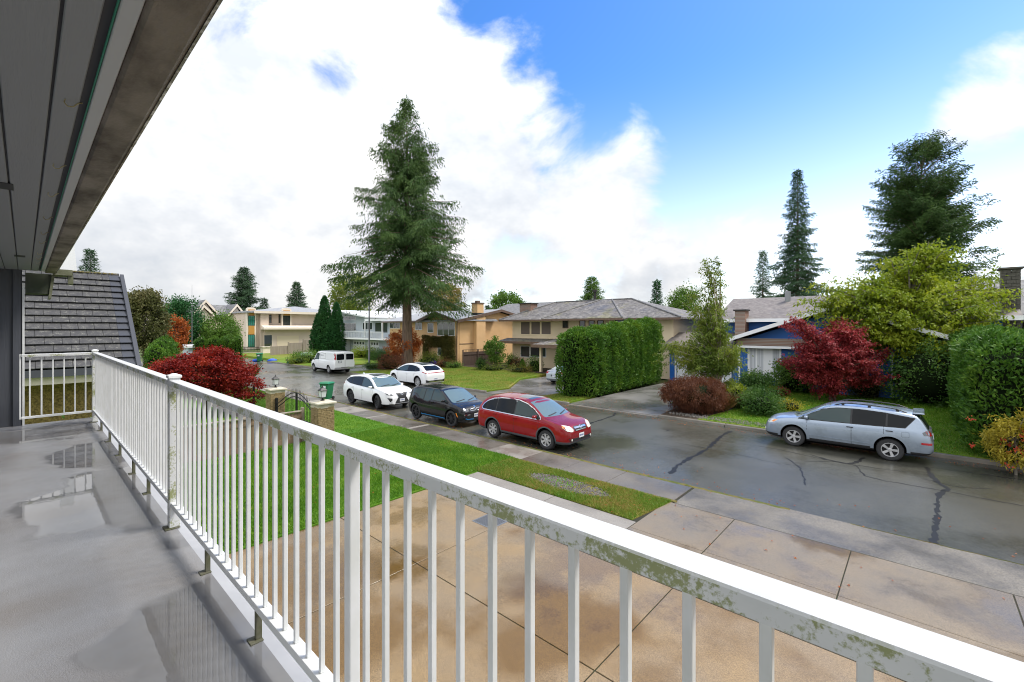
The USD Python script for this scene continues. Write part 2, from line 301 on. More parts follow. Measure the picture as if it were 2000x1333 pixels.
# far lawns, drives and beds (each a slab a little higher than the one below)
def slab(name, pts, z, m, **k): return struct(name, ext(Polygon(pts), -.08, z), m)
fx = KX1 + .172
slab('lawn', [(fx, -1.9), (34.5, -1.6), (34.5, 6.9), (24, 7.0), (fx, 7.4)], .15, M_lawn_far)
slab('lawn', [(fx, 21.0), (22.6, 20.9), (27, 23.8), (31.5, 24.6), (31.5, 38), (fx, 39.4)], .15, M_lawn_far)
slab('lawn', [(fx, 14.5), (23.4, 14.5), (23.4, 16.7), (fx, 16.9)], .14, M_lawn_far)
slab('lawn', [(fx, 46.6), (30, 46.6), (31, 60), (fx, 60)], .15, M_lawn_far)
slab('lawn', [(22, 60.2), (60, 60.2), (60, 84), (22, 84)], .16, M_lawn_far)
slab('driveway', [(fx, 9.2), (fx, 14.4), (35.5, 14.4), (35.5, 9.6), (24, 9.4)], .06, M_drive)
slab('driveway', [(fx, 17.0), (fx, 20.95), (22.6, 20.85), (27, 23.75), (35, 23.75), (35, 17.0)], .06, M_drive)
slab('driveway', [(fx, 39.5), (fx, 46.5), (33, 46.5), (33, 39.6)], .06, M_drive)
slab('planting_bed', [(fx, 7.42), (24, 7.02), (34.4, 6.92), (34.4, 9.55), (24, 9.35), (fx, 9.15)], .13, M_soil)
slab('planting_bed', [(24.5, 38.2), (31.4, 38.05), (35, 36.6), (35, 39.5), (24.5, 39.5)], .155, M_soil)
slab('planting_bed', [(31.55, 24.5), (36, 23.9), (36, 36.4), (31.55, 36.4)], .15, M_soil)
slab('planting_bed', [(23.5, -3.4), (36, -3.4), (36, -1.9), (20.9, -1.95)], .13, M_soil)
slab('lawn', [(-5, 9.47), (8.9, 9.47), (8.9, 9.77), (10.62, 9.6), (10.62, 16.6), (-5, 16.6)], .115, M_lawn)
slab('verge', [(8.95, 4.62), (10.52, 4.4), (10.62, 9.6), (8.95, 9.74)], .11, M_lawn_verge)
slab('lawn', [(-5, 16.8), (6.7, 16.8), (6.7, 40), (-5, 40)], .10, M_lawn)
slab('lawn', [(7.9, 16.605), (10.62, 16.605), (10.62, 58), (8.2, 58), (7.9, 40)], .112, M_lawn)
# courtyard behind the gate
slab('courtyard', [(6.72, 16.75), (8.18, 16.75), (8.18, 40), (6.72, 40)], .09, M_walk_grey)

# tar-sealed cracks across the carriageway
def gpt(x, y): 
    d = 870 * EYE / (y - 640); l = d * (x - 1000) / 870
    return np.array([d * SN + l * CS, d * CS - l * SN])
def crack(pts, w, seed):
    r = np.random.default_rng(seed); P = [np.asarray(p, float) for p in pts]; out = [P[0]]
    for a, b in zip(P[:-1], P[1:]):
        n = max(2, int(np.linalg.norm(b - a) / .12))
        for k in range(1, n + 1): out.append(a + (b - a) * k / n + r.normal(0, .018, 2))
    out = np.array(out); t = np.gradient(out, axis=0); t /= np.linalg.norm(t, axis=1, keepdims=True); nn = np.stack([-t[:, 1], t[:, 0]], 1)
    ww = w * .72 * (.35 + 1.1 * r.random(len(out))); ww[0] = ww[-1] = .006
    v = np.vstack([np.c_[out + nn * ww[:, None], np.full(len(out), .004)], np.c_[out - nn * ww[:, None], np.full(len(out), .004)]]); n = len(out)
    f = [[i, n+i, n+i+1] for i in range(n-1)] + [[i, n+i+1, i+1] for i in range(n-1)]
    f = [[a, c, b] if np.cross(v[b][:2]-v[a][:2], v[c][:2]-v[a][:2]) < 0 else [a, b, c] for a, b, c in f]
    return trimesh.Trimesh(v, np.array(f), process=False)
Z7 = lambda *q: [gpt(1240 + x * .38, 740 + y * .38) for x, y in q]
cracks = [(Z7((500, 268), (450, 290), (380, 355), (290, 405), (230, 440), (180, 490)), .085), (Z7((1180, 405), (1130, 435), (1090, 437), (980, 415), (900, 390)), .07), (Z7((1090, 437), (1140, 450), (1180, 500), (1280, 525), (1560, 572), (2000, 655)), .03),
          (Z7((1500, 455), (1525, 500), (1570, 545), (1612, 562), (1570, 590), (1550, 640), (1560, 700), (1540, 770), (1530, 850)), .075), (Z7((1500, 455), (1700, 480), (2000, 522)), .025), (Z7((770, 405), (800, 420), (850, 460), (880, 550)), .03),
          (Z7((630, 345), (730, 362), (900, 400), (980, 418)), .03), (Z7((200, 325), (360, 358)), .02), (Z7((510, 385), (700, 430), (860, 452)), .012), (Z7((870, 425), (1000, 425), (1250, 462), (1400, 480)), .02), (Z7((1480, 515), (1650, 555), (1830, 566)), .02), (Z7((160, 270), (185, 262)), .05)]
for i, (p, w) in enumerate(cracks): obj('tar_seam', crack(p, w, 40 + i), M_crack, '/World/road')
obj('tar_seam', crack([gpt(1115, 838), gpt(1160, 825), gpt(1200, 812), gpt(1202, 806)], .07, 77), M_crack, '/World/road')
# gravel patch in the verge
def pebbles(cx, cy, rx, ry, n, z, seed, smin=.010, smax=.026):
    r = np.random.default_rng(seed); base = trimesh.creation.icosahedron(); ms = []
    a = r.random(n) * 2 * np.pi; q = np.sqrt(r.random(n)); xs = cx + np.cos(a) * q * rx; ys = cy + np.sin(a) * q * ry
    for x, y in zip(xs, ys):
        s = r.uniform(smin, smax); v = base.vertices * s * r.uniform(.6, 1.2, 3); ms.append((v + [x, y, z + s * .3], base.faces))
    return cat(*ms)
obj('gravel', pebbles(9.75, 6.9, .42, 1.35, 1500, .11, 8), M_gravel, label='patch of loose grey gravel in the worn verge', cat='gravel', kind='stuff')
obj('gravel', pebbles(21.2, 6.0, .45, 3.0, 900, .14, 9, .02, .05), M_gravel, label='pebbles edging the bed behind the far curb', cat='gravel', kind='stuff')
# drain grate in the driveway
dg = thing('drain_grate', 'grey metal drain grate set in the tan driveway', 'drain', (6.8, 6.86, .10))
M_steel = mat('galvanised_steel', (.25, .26, .27), rough=.4, metal=.7)
obj('frame', cat(bx(-.25, .25, -.30, -.27, 0, .006), bx(-.25, .25, .27, .30, 0, .006), bx(-.25, -.22, -.27, .27, 0, .006), bx(.22, .25, -.27, .27, 0, .006)), M_steel, dg)
for k in range(14): obj('bar', bx(-.22, .22, -.262 + k * .0385, -.242 + k * .0385, .0005, .005), M_steel, dg)
obj('backing', bx(-.22, .22, -.27, .27, .0001, .0004), M_crack, dg)
# ================================================================= balcony, railing, eave of our house
M_white = None
def railmat():
    N = {'g': ('geometry', {}), 'sp': ('separate_xyz', {}), 'sn': ('separate_xyz', {}), 'n': ('noise_texture', dict(scale=85.0, detail=6.0, roughness=.7)), 'n2': ('noise_texture', dict(scale=7.0, detail=3.0)),
         'ad': ('math', dict(math_type='add')), 'mr': ('map_range', dict(range_type='smoothstep', from_min=.97, from_max=1.14, to_min=0.0, to_max=.92, clamp=True)),
         'up': ('map_range', dict(from_min=.2, from_max=.5, to_min=1.0, to_max=0.0, clamp=True)), 'ms': ('math', dict(math_type='multiply')), 'ax': ('math', dict(math_type='absolute')),
         'mx': ('mix', dict(mix_type='mix', color2=(.25, .275, .10))), 'base': ('rgb_ramp', dict(ramp=[(.3, (.60, .61, .61)), (.7, (.70, .705, .70))])), 'b': ('bump', dict(strength=.15, distance=.003)),
         'p': ('principled_bsdf', dict(roughness=.32, specular_ior_level=.5))}
    L = [('g.position', 'n.vector'), ('g.position', 'n2.vector'), ('n.fac', 'ad.value1'), ('n2.fac', 'ad.value2'), ('ad.value', 'mr.value'), ('g.normal', 'sn.vector'), ('sn.z', 'ax.value1'), ('ax.value', 'up.value'), ('mr.result', 'ms.value1'), ('up.result', 'ms.value2'),
         ('n2.fac', 'base.fac'), ('base.color', 'mx.color1'), ('ms.value', 'mx.fac'), ('mx.color', 'p.base_color'), ('n.fac', 'b.height'), ('b.normal', 'p.normal')]
    return usdkit.material(stage, '/World/Looks/mossy_white_paint', N, L, surface='p.BSDF')
M_rail = railmat()
M_bal = mat('white_aluminium', (.72, .73, .73), (.64, .65, .63), vs=6, rough=.34)
M_plate = mat('mossy_steel', (.12, .115, .085), (.07, .075, .03), vs=20, rough=.7)
M_flash = mat('white_flashing', (.33, .335, .345), (.39, .395, .40), vs=3, rough=.35)
M_siding = mat('slate_siding', (.055, .06, .072), (.07, .075, .088), vs=2, rough=.55, bump=.3, bs=30, stretch=(1, 1, .08))
M_soffit = mat('soffit_board', (.225, .235, .255), (.26, .27, .29), vs=1.0, rough=.6, bump=.25, bs=120, stretch=(1, .08, 1))
M_soffit2 = mat('soffit_trim', (.42, .43, .45), rough=.5)
M_groove = mat('soffit_groove', (.07, .07, .075), rough=.8)
M_gut = mat('weathered_gutter', (.185, .155, .125), (.06, .046, .034), vs=3.2, rough=.5, r2=.75, bump=.5, bs=30, stretch=(1.4, .6, 1), detail=7.0, lo=.40, hi=.60)
M_gutlip = mat('gutter_lip', (.14, .12, .09), (.50, .48, .44), vs=18, rough=.3, lo=.5, hi=.62)
M_green = mat('green_cord', (.0, .16, .10), rough=.5)
M_rust = mat('rusty_hook', (.22, .17, .07), (.5, .45, .3), vs=30, rough=.5)
M_black = mat('matt_black', (.012, .012, .013), rough=.6)
DK = 2.85
flo = tag(holder('balcony_floor', '/World'), kind='structure')
obj('deck_membrane', bx(-4.5, .745, -3.0, 9.85, DK - .06, DK), M_deck, flo)
obj('edge_flashing', hull([(.746, -3, DK - .002), (.746, 9.85, DK - .002), (.84, -3, DK - .03), (.84, 9.85, DK - .03), (.746, -3, DK - .05), (.746, 9.85, DK - .05), (.84, -3, DK - .22), (.84, 9.85, DK - .22)]), M_flash, flo)
obj('rim_board', bx(-4.5, .74, -3.0, 9.83, DK - .3, DK - .061), M_white or M_flash, flo)
RX, RT = .735, 3.921
rl = thing('balcony_railing', 'white aluminium balcony railing with mossy green stains on its rail', 'railing', (RX, 0, DK))
RZ = RT - DK
def railbar(y0, y1, x=0.0, w=.034, z0=None, z1=None, r=.007):
    z1 = RZ if z1 is None else z1; z0 = z1 - .038 if z0 is None else z0
    sec = Polygon([(-w, z0), (w, z0), (w, z1 - r), (w - r * .3, z1 - r * .3), (w - r * 1.6, z1), (-w + r * 1.6, z1), (-w + r * .3, z1 - r * .3), (-w, z1 - r)])
    m = trimesh.creation.extrude_polygon(sec, y1 - y0, engine='earcut'); v = m.vertices
    return trimesh.Trimesh(np.c_[v[:, 0] + x, y0 + v[:, 2], v[:, 1]], m.faces[:, ::-1], process=False)
obj('top_rail', railbar(-3.0, 3.965), M_rail, rl); obj('top_rail', railbar(4.035, 9.32), M_rail, rl)
YE = 9.35
def swap(m, y0): v = np.asarray(m.vertices); return trimesh.Trimesh(np.c_[-v[:, 1], v[:, 0] + y0, v[:, 2]], m.faces, process=False)
obj('top_rail', swap(railbar(.031, .76), YE), M_rail, rl)
BZ = .155
obj('bottom_rail', railbar(-3.0, 3.97, w=.024, z0=BZ, z1=BZ + .034, r=.003), M_bal, rl); obj('bottom_rail', railbar(4.03, 9.32, w=.024, z0=BZ, z1=BZ + .034, r=.003), M_bal, rl)
obj('bottom_rail', swap(railbar(.031, .76, w=.02, z0=BZ, z1=BZ + .03, r=.003), YE), M_bal, rl)
bal = cbx(-.0085, .0085, -.0085, .0085, BZ + .0345, RZ - .0385, .0015)
def baluster(x, y): m = bal.copy(); m.apply_translation((x, y, 0)); obj('baluster', m, M_bal, rl)
for y0, y1, n in ((-2.9, 1.30, 38), (1.50, 3.88, 22), (4.12, 9.24, 46)):
    for y in np.linspace(y0, y1, n): baluster(0, y)
for x in np.linspace(-.105, -.68, 6): baluster(x, YE)
def post(y, s, top, cap=False, plate=True, z0=.008):
    obj('post', cbx(-s, s, y - s, y + s, z0, top, .003), M_rail if cap else M_bal, rl)
    if cap: obj('post_cap', cat(cbx(-s - .008, s + .008, y - s - .008, y + s + .008, top + .0005, top + .022, .004), hull([(-s, y - s, top + .022), (s, y - s, top + .022), (s, y + s, top + .022), (-s, y + s, top + .022), (-.01, y, top + .034), (.01, y, top + .034)])), M_bal, rl)
    if plate: obj('base_plate', cbx(-.06, .03, y - .05, y + .05, .0005, .0075, .002), M_plate, rl)
post(1.39, .019, RZ - .0385); post(4.0, .033, RZ + .012, cap=True); post(YE, .033, RZ + .012, cap=True)
for y in (.45, 2.27, 3.12, 4.98, 5.76, 6.7, 7.6, 8.5): obj('bracket', cat(bx(-.012, .012, y - .012, y + .012, .005, BZ - .001), bx(-.04, .014, y - .03, y + .03, .0005, .005)), M_plate, rl)
obj('post', bx(-.78, -.763, YE - .02, YE + .02, BZ, RZ), M_bal, rl)
# --- our house: end wall, soffit, fascia, gutter
SZ = EYE + .85
hs = thing('house', 'our house with grey board soffit, dirty gutter and slate siding beside the balcony', 'house', (0, 0, 0))
wallp = obj('end_wall', bx(-1.74, -.02, 9.80, 9.95, DK - 3, SZ + .1), M_siding, hs)
for k, x in enumerate((-.03, -.30, -.60, -.90)): obj('batten', bx(x - .045 if k else x - .08, x, 9.772, 9.799, DK - .3, SZ), M_siding, wallp)
obj('corner_trim', bx(-.018, .006, 9.775, 9.95, DK - .4, SZ - .2), M_bal, wallp)
M_inner = mat('pale_house_siding', (.60, .60, .60), rough=.6)
obj('inner_wall', bx(-1.75, -1.6, 2.2, 9.79, DK + .002, SZ + .8), M_inner, hs)
sof = obj('soffit_deck', bx(-1.59, .165, -4, 9.79, SZ + .012, SZ + .03), M_groove, hs)
edges = [-1.59] + [round(-.128 * k + .068, 3) for k in range(12, -1, -1)] + [.146]
for a, b in zip(edges[:-1], edges[1:]):
    if b - a > .02: obj('soffit_board', cbx(a + .004, b - .004, -4, 9.785, SZ, SZ + .011, .003), M_soffit, sof)
for (x, y) in ((-.088, 4.05), (-.035, 7.9)): obj('soffit_vent', bx(x - .045, x + .045, y - .09, y + .09, SZ - .003, SZ - .0005), M_black, sof)
obj('drop_board', cbx(.1685, .2105, -4, 9.70, SZ - .012, SZ + .011, .003), M_soffit2, hs)
obj('green_cord', tube([(.1635, -4, SZ - .006), (.1645, 2, SZ - .007), (.163, 5, SZ - .006), (.164, 9.6, SZ - .007)], .0028, 6), M_green, hs)
# gutter: a trough with a rolled lip and drip nubs
gp = Polygon([(.213, SZ + .12), (.213, SZ - .006), (.225, SZ - .016), (.322, SZ - .016), (.342, SZ + .0), (.362, SZ + .06), (.378, SZ + .10), (.370, SZ + .10), (.336, SZ + .01), (.222, SZ + .0), (.221, SZ + .12)])
def along(poly, y0, y1):
    m = trimesh.creation.extrude_polygon(poly, y1 - y0, engine='earcut'); v = m.vertices
    return trimesh.Trimesh(np.c_[v[:, 0], y0 + v[:, 2], v[:, 1]], m.faces[:, ::-1], process=False)
gt = obj('gutter', along(gp, -4, 9.9), M_gut, hs)
r = np.random.default_rng(3); ms = []
y = -3.5
while y < 9.8:
    w = r.uniform(.012, .04); ms.append(cbx(.338 + r.uniform(-.004, .003), .345 + r.uniform(0, .004), y, y + w, SZ - .006 + r.uniform(0, .01), SZ + .014, .002)); y += w + r.uniform(.02, .09)
obj('lip_drips', cat(*ms), M_gutlip, gt)
obj('lip_roll', along(Polygon([(.3375, SZ - .008), (.347, SZ - .004), (.367, SZ + .058), (.362, SZ + .059)]), -4, 9.9), M_gutlip, gt)
obj('roof_edge', hull([(.20, -4, SZ + .13), (.39, -4, SZ + .13), (.20, 9.9, SZ + .13), (.39, 9.9, SZ + .13), (-1.8, -4, SZ + .9), (-1.8, 9.9, SZ + .9), (-1.8, -4, SZ + .8), (-1.8, 9.9, SZ + .8)]), M_siding, hs)
# what the eave runs on to past the end wall: a lower return with mossy gutter end
M_eave = mat('mossy_eave', (.05, .055, .04), (.03, .04, .02), vs=4, rough=.8)
M_eavet = mat('mossy_fascia', (.16, .16, .11), (.08, .09, .04), vs=5, rough=.7)
obj('eave_return', bx(.012, .29, 10.0, 10.35, SZ - .33, SZ - .02), M_eave, hs)
obj('eave_fascia', hull([(.291, 9.98, SZ - .03), (.325, 9.98, SZ - .03), (.291, 10.4, SZ - .03), (.325, 10.4, SZ - .03), (.255, 9.98, SZ - .40), (.285, 9.98, SZ - .40), (.255, 10.4, SZ - .40), (.285, 10.4, SZ - .40)]), M_eavet, hs)
obj('gutter_end', cat(bx(.30, .52, 9.92, 10.3, SZ - .03, SZ + .06), bx(.47, .53, 9.95, 10.1, SZ - .16, SZ - .03)), M_eavet, hs)
hk = 0
hookpts = lambda s: np.array([(0, 0, 0), (-.012, 0, -.006), (-.020, .004, -.012), (-.034, .006, -.030), (-.055, .004, -.034), (-.066, -.004, -.020), (-.062, -.008, -.006)]) * s
for y in (2.35, 3.32, 4.05, 4.95, 5.75, 6.4, 7.4, 7.9, 8.4):
    obj('ceiling_hook', tube(hookpts(.75) + np.array([.150, y, SZ + .004]), .0024, 6), M_rust, label='small rusty S hook hanging along the edge of the grey soffit', cat='hook', group='rusty hooks along the soffit edge')
# ================================================================= vehicles
def paint(name, c, metal=0.0, rough=.28, coat=1.0):
    N = {'tc': ('texture_coordinate', {}), 'n': ('noise_texture', dict(scale=90.0, detail=2.0)), 'b': ('bump', dict(strength=.05, distance=.002)), 'd': ('noise_texture', dict(scale=2.5, detail=5.0)), 'dr': ('map_range', dict(from_min=.4, from_max=.7, to_min=rough, to_max=rough + .14, clamp=True)),
         'p': ('principled_bsdf', dict(base_color=c, metallic=metal, coat_weight=1.0, coat_roughness=.02, specular_ior_level=.12))}
    return usdkit.material(stage, '/World/Looks/' + name, N, [('tc.object', 'n.vector'), ('n.fac', 'b.height'), ('b.normal', 'p.coat_normal'), ('tc.object', 'd.vector'), ('d.fac', 'dr.value'), ('dr.result', 'p.roughness')], surface='p.BSDF')
P_white = paint('white_paint', (.74, .75, .76)); P_black = paint('black_paint', (.005, .0055, .007)); P_red = paint('red_paint', (.20, .005, .008), .2); P_silver = paint('silver_paint', (.33, .39, .47), .85, .30); P_silver2 = paint('pale_silver_paint', (.42, .46, .50), .5, .32); P_van = paint('van_paint', (.72, .73, .73), 0, .4)
M_wind = glassmat('windscreen_glass', (.115, .165, .16), .03, 1.0); M_tint = glassmat('tinted_glass', (.005, .006, .007), .03, .22, .0); M_sgl = glassmat('door_glass', (.022, .036, .036), .025, .4, .15)
M_tyre = mat('tyre_rubber', (.017, .017, .018), rough=.75, bump=.3, bs=60); M_trim = mat('black_trim', (.014, .014, .015), rough=.5); M_clad = mat('grey_cladding', (.055, .06, .065), rough=.55)
M_well = mat('wheel_well', (.005, .005, .005), rough=.9, spec=.1); M_chrome = mat('chrome', (.72, .73, .75), rough=.12, metal=1.0); M_alloy = mat('alloy', (.55, .55, .56), (.44, .44, .45), vs=8, rough=.32, metal=.7); M_dalloy = mat('dark_alloy', (.035, .036, .04), rough=.3, metal=.6); M_disc = mat('brake_disc', (.02, .02, .022), rough=.5, metal=.3)
M_lampc = glassmat('clear_lamp', (.62, .62, .56), .06, .7); M_lampd = glassmat('dark_lamp', (.08, .085, .09), .05, .9); M_lampr = glassmat('red_lamp', (.28, .008, .012), .08, .7); M_amber = glassmat('amber_lamp', (.75, .22, .03), .08, .6)
M_platew = mat('plate_white', (.66, .68, .70), rough=.4); M_seam = mat('door_seam', (.01, .01, .01), rough=.8); M_blue = mat('blue_accent', (.02, .20, .48), rough=.3); M_plateb = mat('plate_lettering', (.03, .06, .22), rough=.4); M_sun = glassmat('sunroof_glass', (.05, .06, .07), .02, .9)

def pc(pts):
    a = np.array(sorted(pts)); return PchipInterpolator(a[:, 0], a[:, 1], extrapolate=True)
def loft_body(S):
    x0, x1 = S['top'][0][0], S['top'][-1][0]
    top, belt, bot, plan = pc(S['top']), pc(S['belt']), pc(S['bot']), pc(S['plan'])
    W, k = S['W'] / 2, S.get('tumble', .36)
    e = np.array([0, .008, .02, .04, .07, .11, .16, .22, .3, .4])
    mid = np.linspace(x0 + .5, x1 - .5, 64)
    xs = np.concatenate([x0 + e, mid, (x1 - e)[::-1]])
    rows = []
    for x in xs:
        t, b, w = float(top(x)), float(bot(x)), W * float(plan(x)); s = min(float(belt(x)), t - .012)
        H = s - b
        P = [(0, b), (.45 * w, b), (.80 * w, b), (.90 * w, b + .02), (.945 * w, b + .06)]
        for q, m in ((.18, .965), (.30, .982), (.42, .994), (.54, 1.0), (.66, .998), (.78, .988), (.88, .974), (.95, .957)): P.append((m * w, b + max(q * H, .061 + q * .02)))
        yb = .94 * w; P.append((yb, s))
        h = t - s; r = min(.13, .5 * h); cr = min(.055, .45 * h)
        hi = h - cr; y1 = max(yb - k * (hi - r * .55), .35 * w)
        for q in (.2, .4, .6, .8, 1.0): P.append((yb + (y1 - yb) * q, s + (hi - r * .55) * q))
        y2 = max(y1 - max(.10, k * r), .30 * w); z1, z2 = s + hi - r * .55, s + hi
        yc = y1 - k * r * .5; c = (yc, z1 + r * .5)
        for q in (.33, .66, 1.0): P.append(((1-q)**2 * y1 + 2*q*(1-q) * c[0] + q*q * y2, (1-q)**2 * z1 + 2*q*(1-q) * c[1] + q*q * z2))
        for q in (.25, .5, .75, 1.0): P.append((y2 * (1 - q), z2 + cr * (1 - (1 - q) ** 2)))
        rows.append(np.array(P))
    R = np.array(rows); n, m = R.shape[:2]
    left = np.concatenate([np.repeat(xs[:, None, None], m, 1), R], 2)
    right = left[:, -2:0:-1] * [1, -1, 1]
    ring = np.concatenate([left, right], 1); M = ring.shape[1]
    v = ring.reshape(-1, 3); f = []
    i = np.arange(n - 1)[:, None] * M; j = np.arange(M)[None]; j2 = (j + 1) % M
    a, b_, c, d = i + j, i + j2, i + M + j2, i + M + j
    f = np.concatenate([np.stack([a, b_, c], -1).reshape(-1, 3), np.stack([a, c, d], -1).reshape(-1, 3)])
    c0, c1 = len(v), len(v) + 1
    v = np.vstack([v, ring[0].mean(0), ring[-1].mean(0)])
    jj = np.arange(M); f = np.vstack([f, np.stack([np.full(M, c0), (jj + 1) % M, jj], 1), np.stack([np.full(M, c1), (n-1)*M + jj, (n-1)*M + (jj + 1) % M], 1)])
    mesh = trimesh.Trimesh(v, f, process=False)
    if mesh.volume < 0: mesh = trimesh.Trimesh(v, f[:, ::-1], process=False)
    return mesh
def to_man(mesh): return m3.Manifold(m3.Mesh(np.asarray(mesh.vertices, np.float32), np.asarray(mesh.faces, np.uint32)))
def from_man(m): q = m.to_mesh(); return trimesh.Trimesh(q.vert_properties[:, :3], q.tri_verts, process=False)
def wheel_cuts(mesh, S):
    man = to_man(mesh)
    if man.status() != m3.Error.NoError or man.is_empty(): return mesh, None
    R = S['R'] + S.get('gap', .05)
    for x in S['ax']:
        for sgn in (1, -1):
            c = m3.Manifold.cylinder(.45, R, R, 40).rotate([90, 0, 0]).translate([x, sgn * (S['W']/2 - .30) + (.45 if sgn > 0 else 0), S['R'] + S.get('lift', .015)])
            man = man - c
    out = from_man(man)
    cen = out.triangles_center; ins = np.zeros(len(cen), bool)
    for x in S['ax']:
        ins |= (np.hypot(cen[:, 0] - x, cen[:, 2] - S['R'] - S.get('lift', .015)) < R + .004) & (np.abs(cen[:, 1]) > S['W']/2 - .32)
    a, b = out.submesh([~ins], append=True, repair=False), out.submesh([ins], append=True, repair=False)
    return a, b
def project(P2, body, ax, sgn):
    """height along axis ax (0 x, 1 y, 2 z) of the outermost face of body over each 2D point"""
    o = [i for i in range(3) if i != ax]
    T = body.triangles; nrm = body.face_normals[:, ax] * sgn; T = T[nrm > .02]
    lo, hi = P2.min(0) - .02, P2.max(0) + .02
    A = T[:, :, o]; keep = (A.max(1) >= lo).all(1) & (A.min(1) <= hi).all(1); T, A = T[keep], A[keep]
    a, b, c = A[:, 0], A[:, 1], A[:, 2]
    det = (b[:, 0]-a[:, 0])*(c[:, 1]-a[:, 1]) - (b[:, 1]-a[:, 1])*(c[:, 0]-a[:, 0]); ok = np.abs(det) > 1e-12
    a, b, c, T, det = a[ok], b[ok], c[ok], T[ok], det[ok]
    px, py = P2[:, 0:1], P2[:, 1:2]
    u = ((px-a[:, 0])*(c[:, 1]-a[:, 1]) - (py-a[:, 1])*(c[:, 0]-a[:, 0])) / det
    w = ((b[:, 0]-a[:, 0])*(py-a[:, 1]) - (b[:, 1]-a[:, 1])*(px-a[:, 0])) / det
    hit = (u >= -1e-4) & (w >= -1e-4) & (u + w <= 1 + 1e-4)
    h = T[:, 0, ax] + u * (T[:, 1, ax]-T[:, 0, ax]) + w * (T[:, 2, ax]-T[:, 0, ax])
    h = np.where(hit, h * sgn, -1e9); r = h.max(1)
    bad = r < -1e8
    if bad.all(): return None
    if bad.any():
        g = np.flatnonzero(~bad)
        for i in np.flatnonzero(bad): r[i] = r[g[np.argmin(((P2[g] - P2[i])**2).sum(1))]]
    return r * sgn
def sticker(poly, body, view, t=.004, step=.07):
    """a thin closed plate cut to poly (in the plane of the view) that follows the body"""
    ax, sgn = {'L': (1, 1), 'R': (1, -1), 'F': (0, 1), 'B': (0, -1), 'T': (2, 1)}[view]
    outs = []
    for g in getattr(poly, 'geoms', [poly]):
        if g.area < 1e-6: continue
        rings = [np.asarray(q.segmentize(step).coords)[:-1] for q in [g.exterior] + list(g.interiors)]
        x0, y0, x1, y1 = g.bounds
        gx, gy = np.meshgrid(np.arange(x0 + step/2, x1, step), np.arange(y0 + step/2, y1, step)); ip = np.c_[gx.ravel(), gy.ravel()]
        inn = g.buffer(-step * .35)
        if len(ip) and not inn.is_empty: ip = ip[shapely.contains_xy(inn, ip[:, 0], ip[:, 1])]
        else: ip = np.zeros((0, 2))
        P2 = np.vstack(rings + [ip]); tri = Delaunay(P2).simplices; cc = P2[tri].mean(1)
        tri = tri[shapely.contains_xy(g, cc[:, 0], cc[:, 1])]
        h = project(P2, body, ax, sgn)
        if h is None: continue
        o = [i for i in range(3) if i != ax]
        V = np.zeros((len(P2), 3)); V[:, o] = P2; V[:, ax] = h
        m = trimesh.Trimesh(V, tri, process=False)
        want = np.zeros(3); want[ax] = sgn
        fl = (m.face_normals @ want) < 0; tri = np.where(fl[:, None], tri[:, ::-1], tri)
        m = trimesh.Trimesh(V, tri, process=False); N = m.vertex_normals
        top, low = V + N * t, V - N * .012
        f = [tri, tri[:, ::-1] + len(V)]; off = 0
        for rg in rings:
            k = len(rg); i = off + np.arange(k); j = off + (np.arange(k) + 1) % k; off += k
            f += [np.stack([i, j, j + len(V)], 1), np.stack([i, j + len(V), i + len(V)], 1)]
        q = trimesh.Trimesh(np.vstack([top, low]), np.vstack(f), process=False)
        outs.append(q)
    return cat(*outs) if outs else None
def patch(body, planes, t=.004):
    """the piece of the body inside all the planes (point, normal inwards), lifted by t"""
    m = body
    for p, n in planes:
        m = m.slice_plane(p, n)
        if m is None or len(m.faces) == 0: return None
    m.merge_vertices(); return trimesh.Trimesh(m.vertices + m.vertex_normals * t, m.faces, process=False)
def wheel(parent, x, y, R, w, side, rimr, spokes, mr, style='five', steer=0.0):
    h = numbered(parent, 'wheel'); X = UsdGeom.Xform.Define(stage, h); X.AddTranslateOp().Set(Gf.Vec3d(x, y, R)); X.AddRotateZOp().Set(float(steer + (0 if side > 0 else 180)))
    a = w / 2
    tp = [(rimr, -a*.95), (rimr + .012, -a), (R - .045, -a), (R - .012, -a*.82), (R, -a*.55), (R, a*.55), (R - .012, a*.82), (R - .045, a), (rimr + .012, a), (rimr, a*.95)]
    obj('tyre', lathe(tp, 40, 'y'), M_tyre, h, smooth=30)
    lip = lathe([(rimr, -a*.9), (rimr, a*.94), (rimr - .012, a*.96), (rimr - .022, a*.86), (rimr - .025, -a*.9)], 40, 'y')
    obj('rim', lip, mr, h, smooth=30)
    obj('brake_disc', lathe([(.0, .0), (rimr - .026, .0), (rimr - .026, -.02), (0, -.02)], 32, 'y'), M_disc, h)
    hub = lathe([(0, a*.80), (.03, a*.80), (.055, a*.72), (.06, a*.3), (0.0, a*.3)], 20, 'y')
    sp = [hub]
    for i in range(spokes):
        th = 2 * np.pi * (i + .5) / spokes
        w0, w1 = (.030, .042) if style == 'five' else (.02, .022) if style == 'thin' else (.028, .034)
        p = []
        for (rr, ww, yo) in ((.045, w0, a*.70), (rimr - .018, w1, a*.80)):
            for s in (-1, 1):
                for dy in (0, -.035): p.append((rr, s * ww, yo + dy + (-.01 if False else 0)))
        hh = hull(p); v = np.asarray(hh.vertices)
        v = np.c_[v[:, 0] * np.cos(th) - v[:, 1] * np.sin(th), v[:, 2], v[:, 0] * np.sin(th) + v[:, 1] * np.cos(th)]
        sp.append(trimesh.Trimesh(v, hh.faces[:, ::-1], process=False))
    obj('spokes', cat(*sp), mr, h)
    return h
def mirrored(p): return shapely.affinity.scale(p, -1, 1, origin=(0, 0))
import shapely.affinity
def Pg(*p): return Polygon(p).buffer(0)
def rounded(p, r): return p.buffer(-r).buffer(r, quad_segs=3)
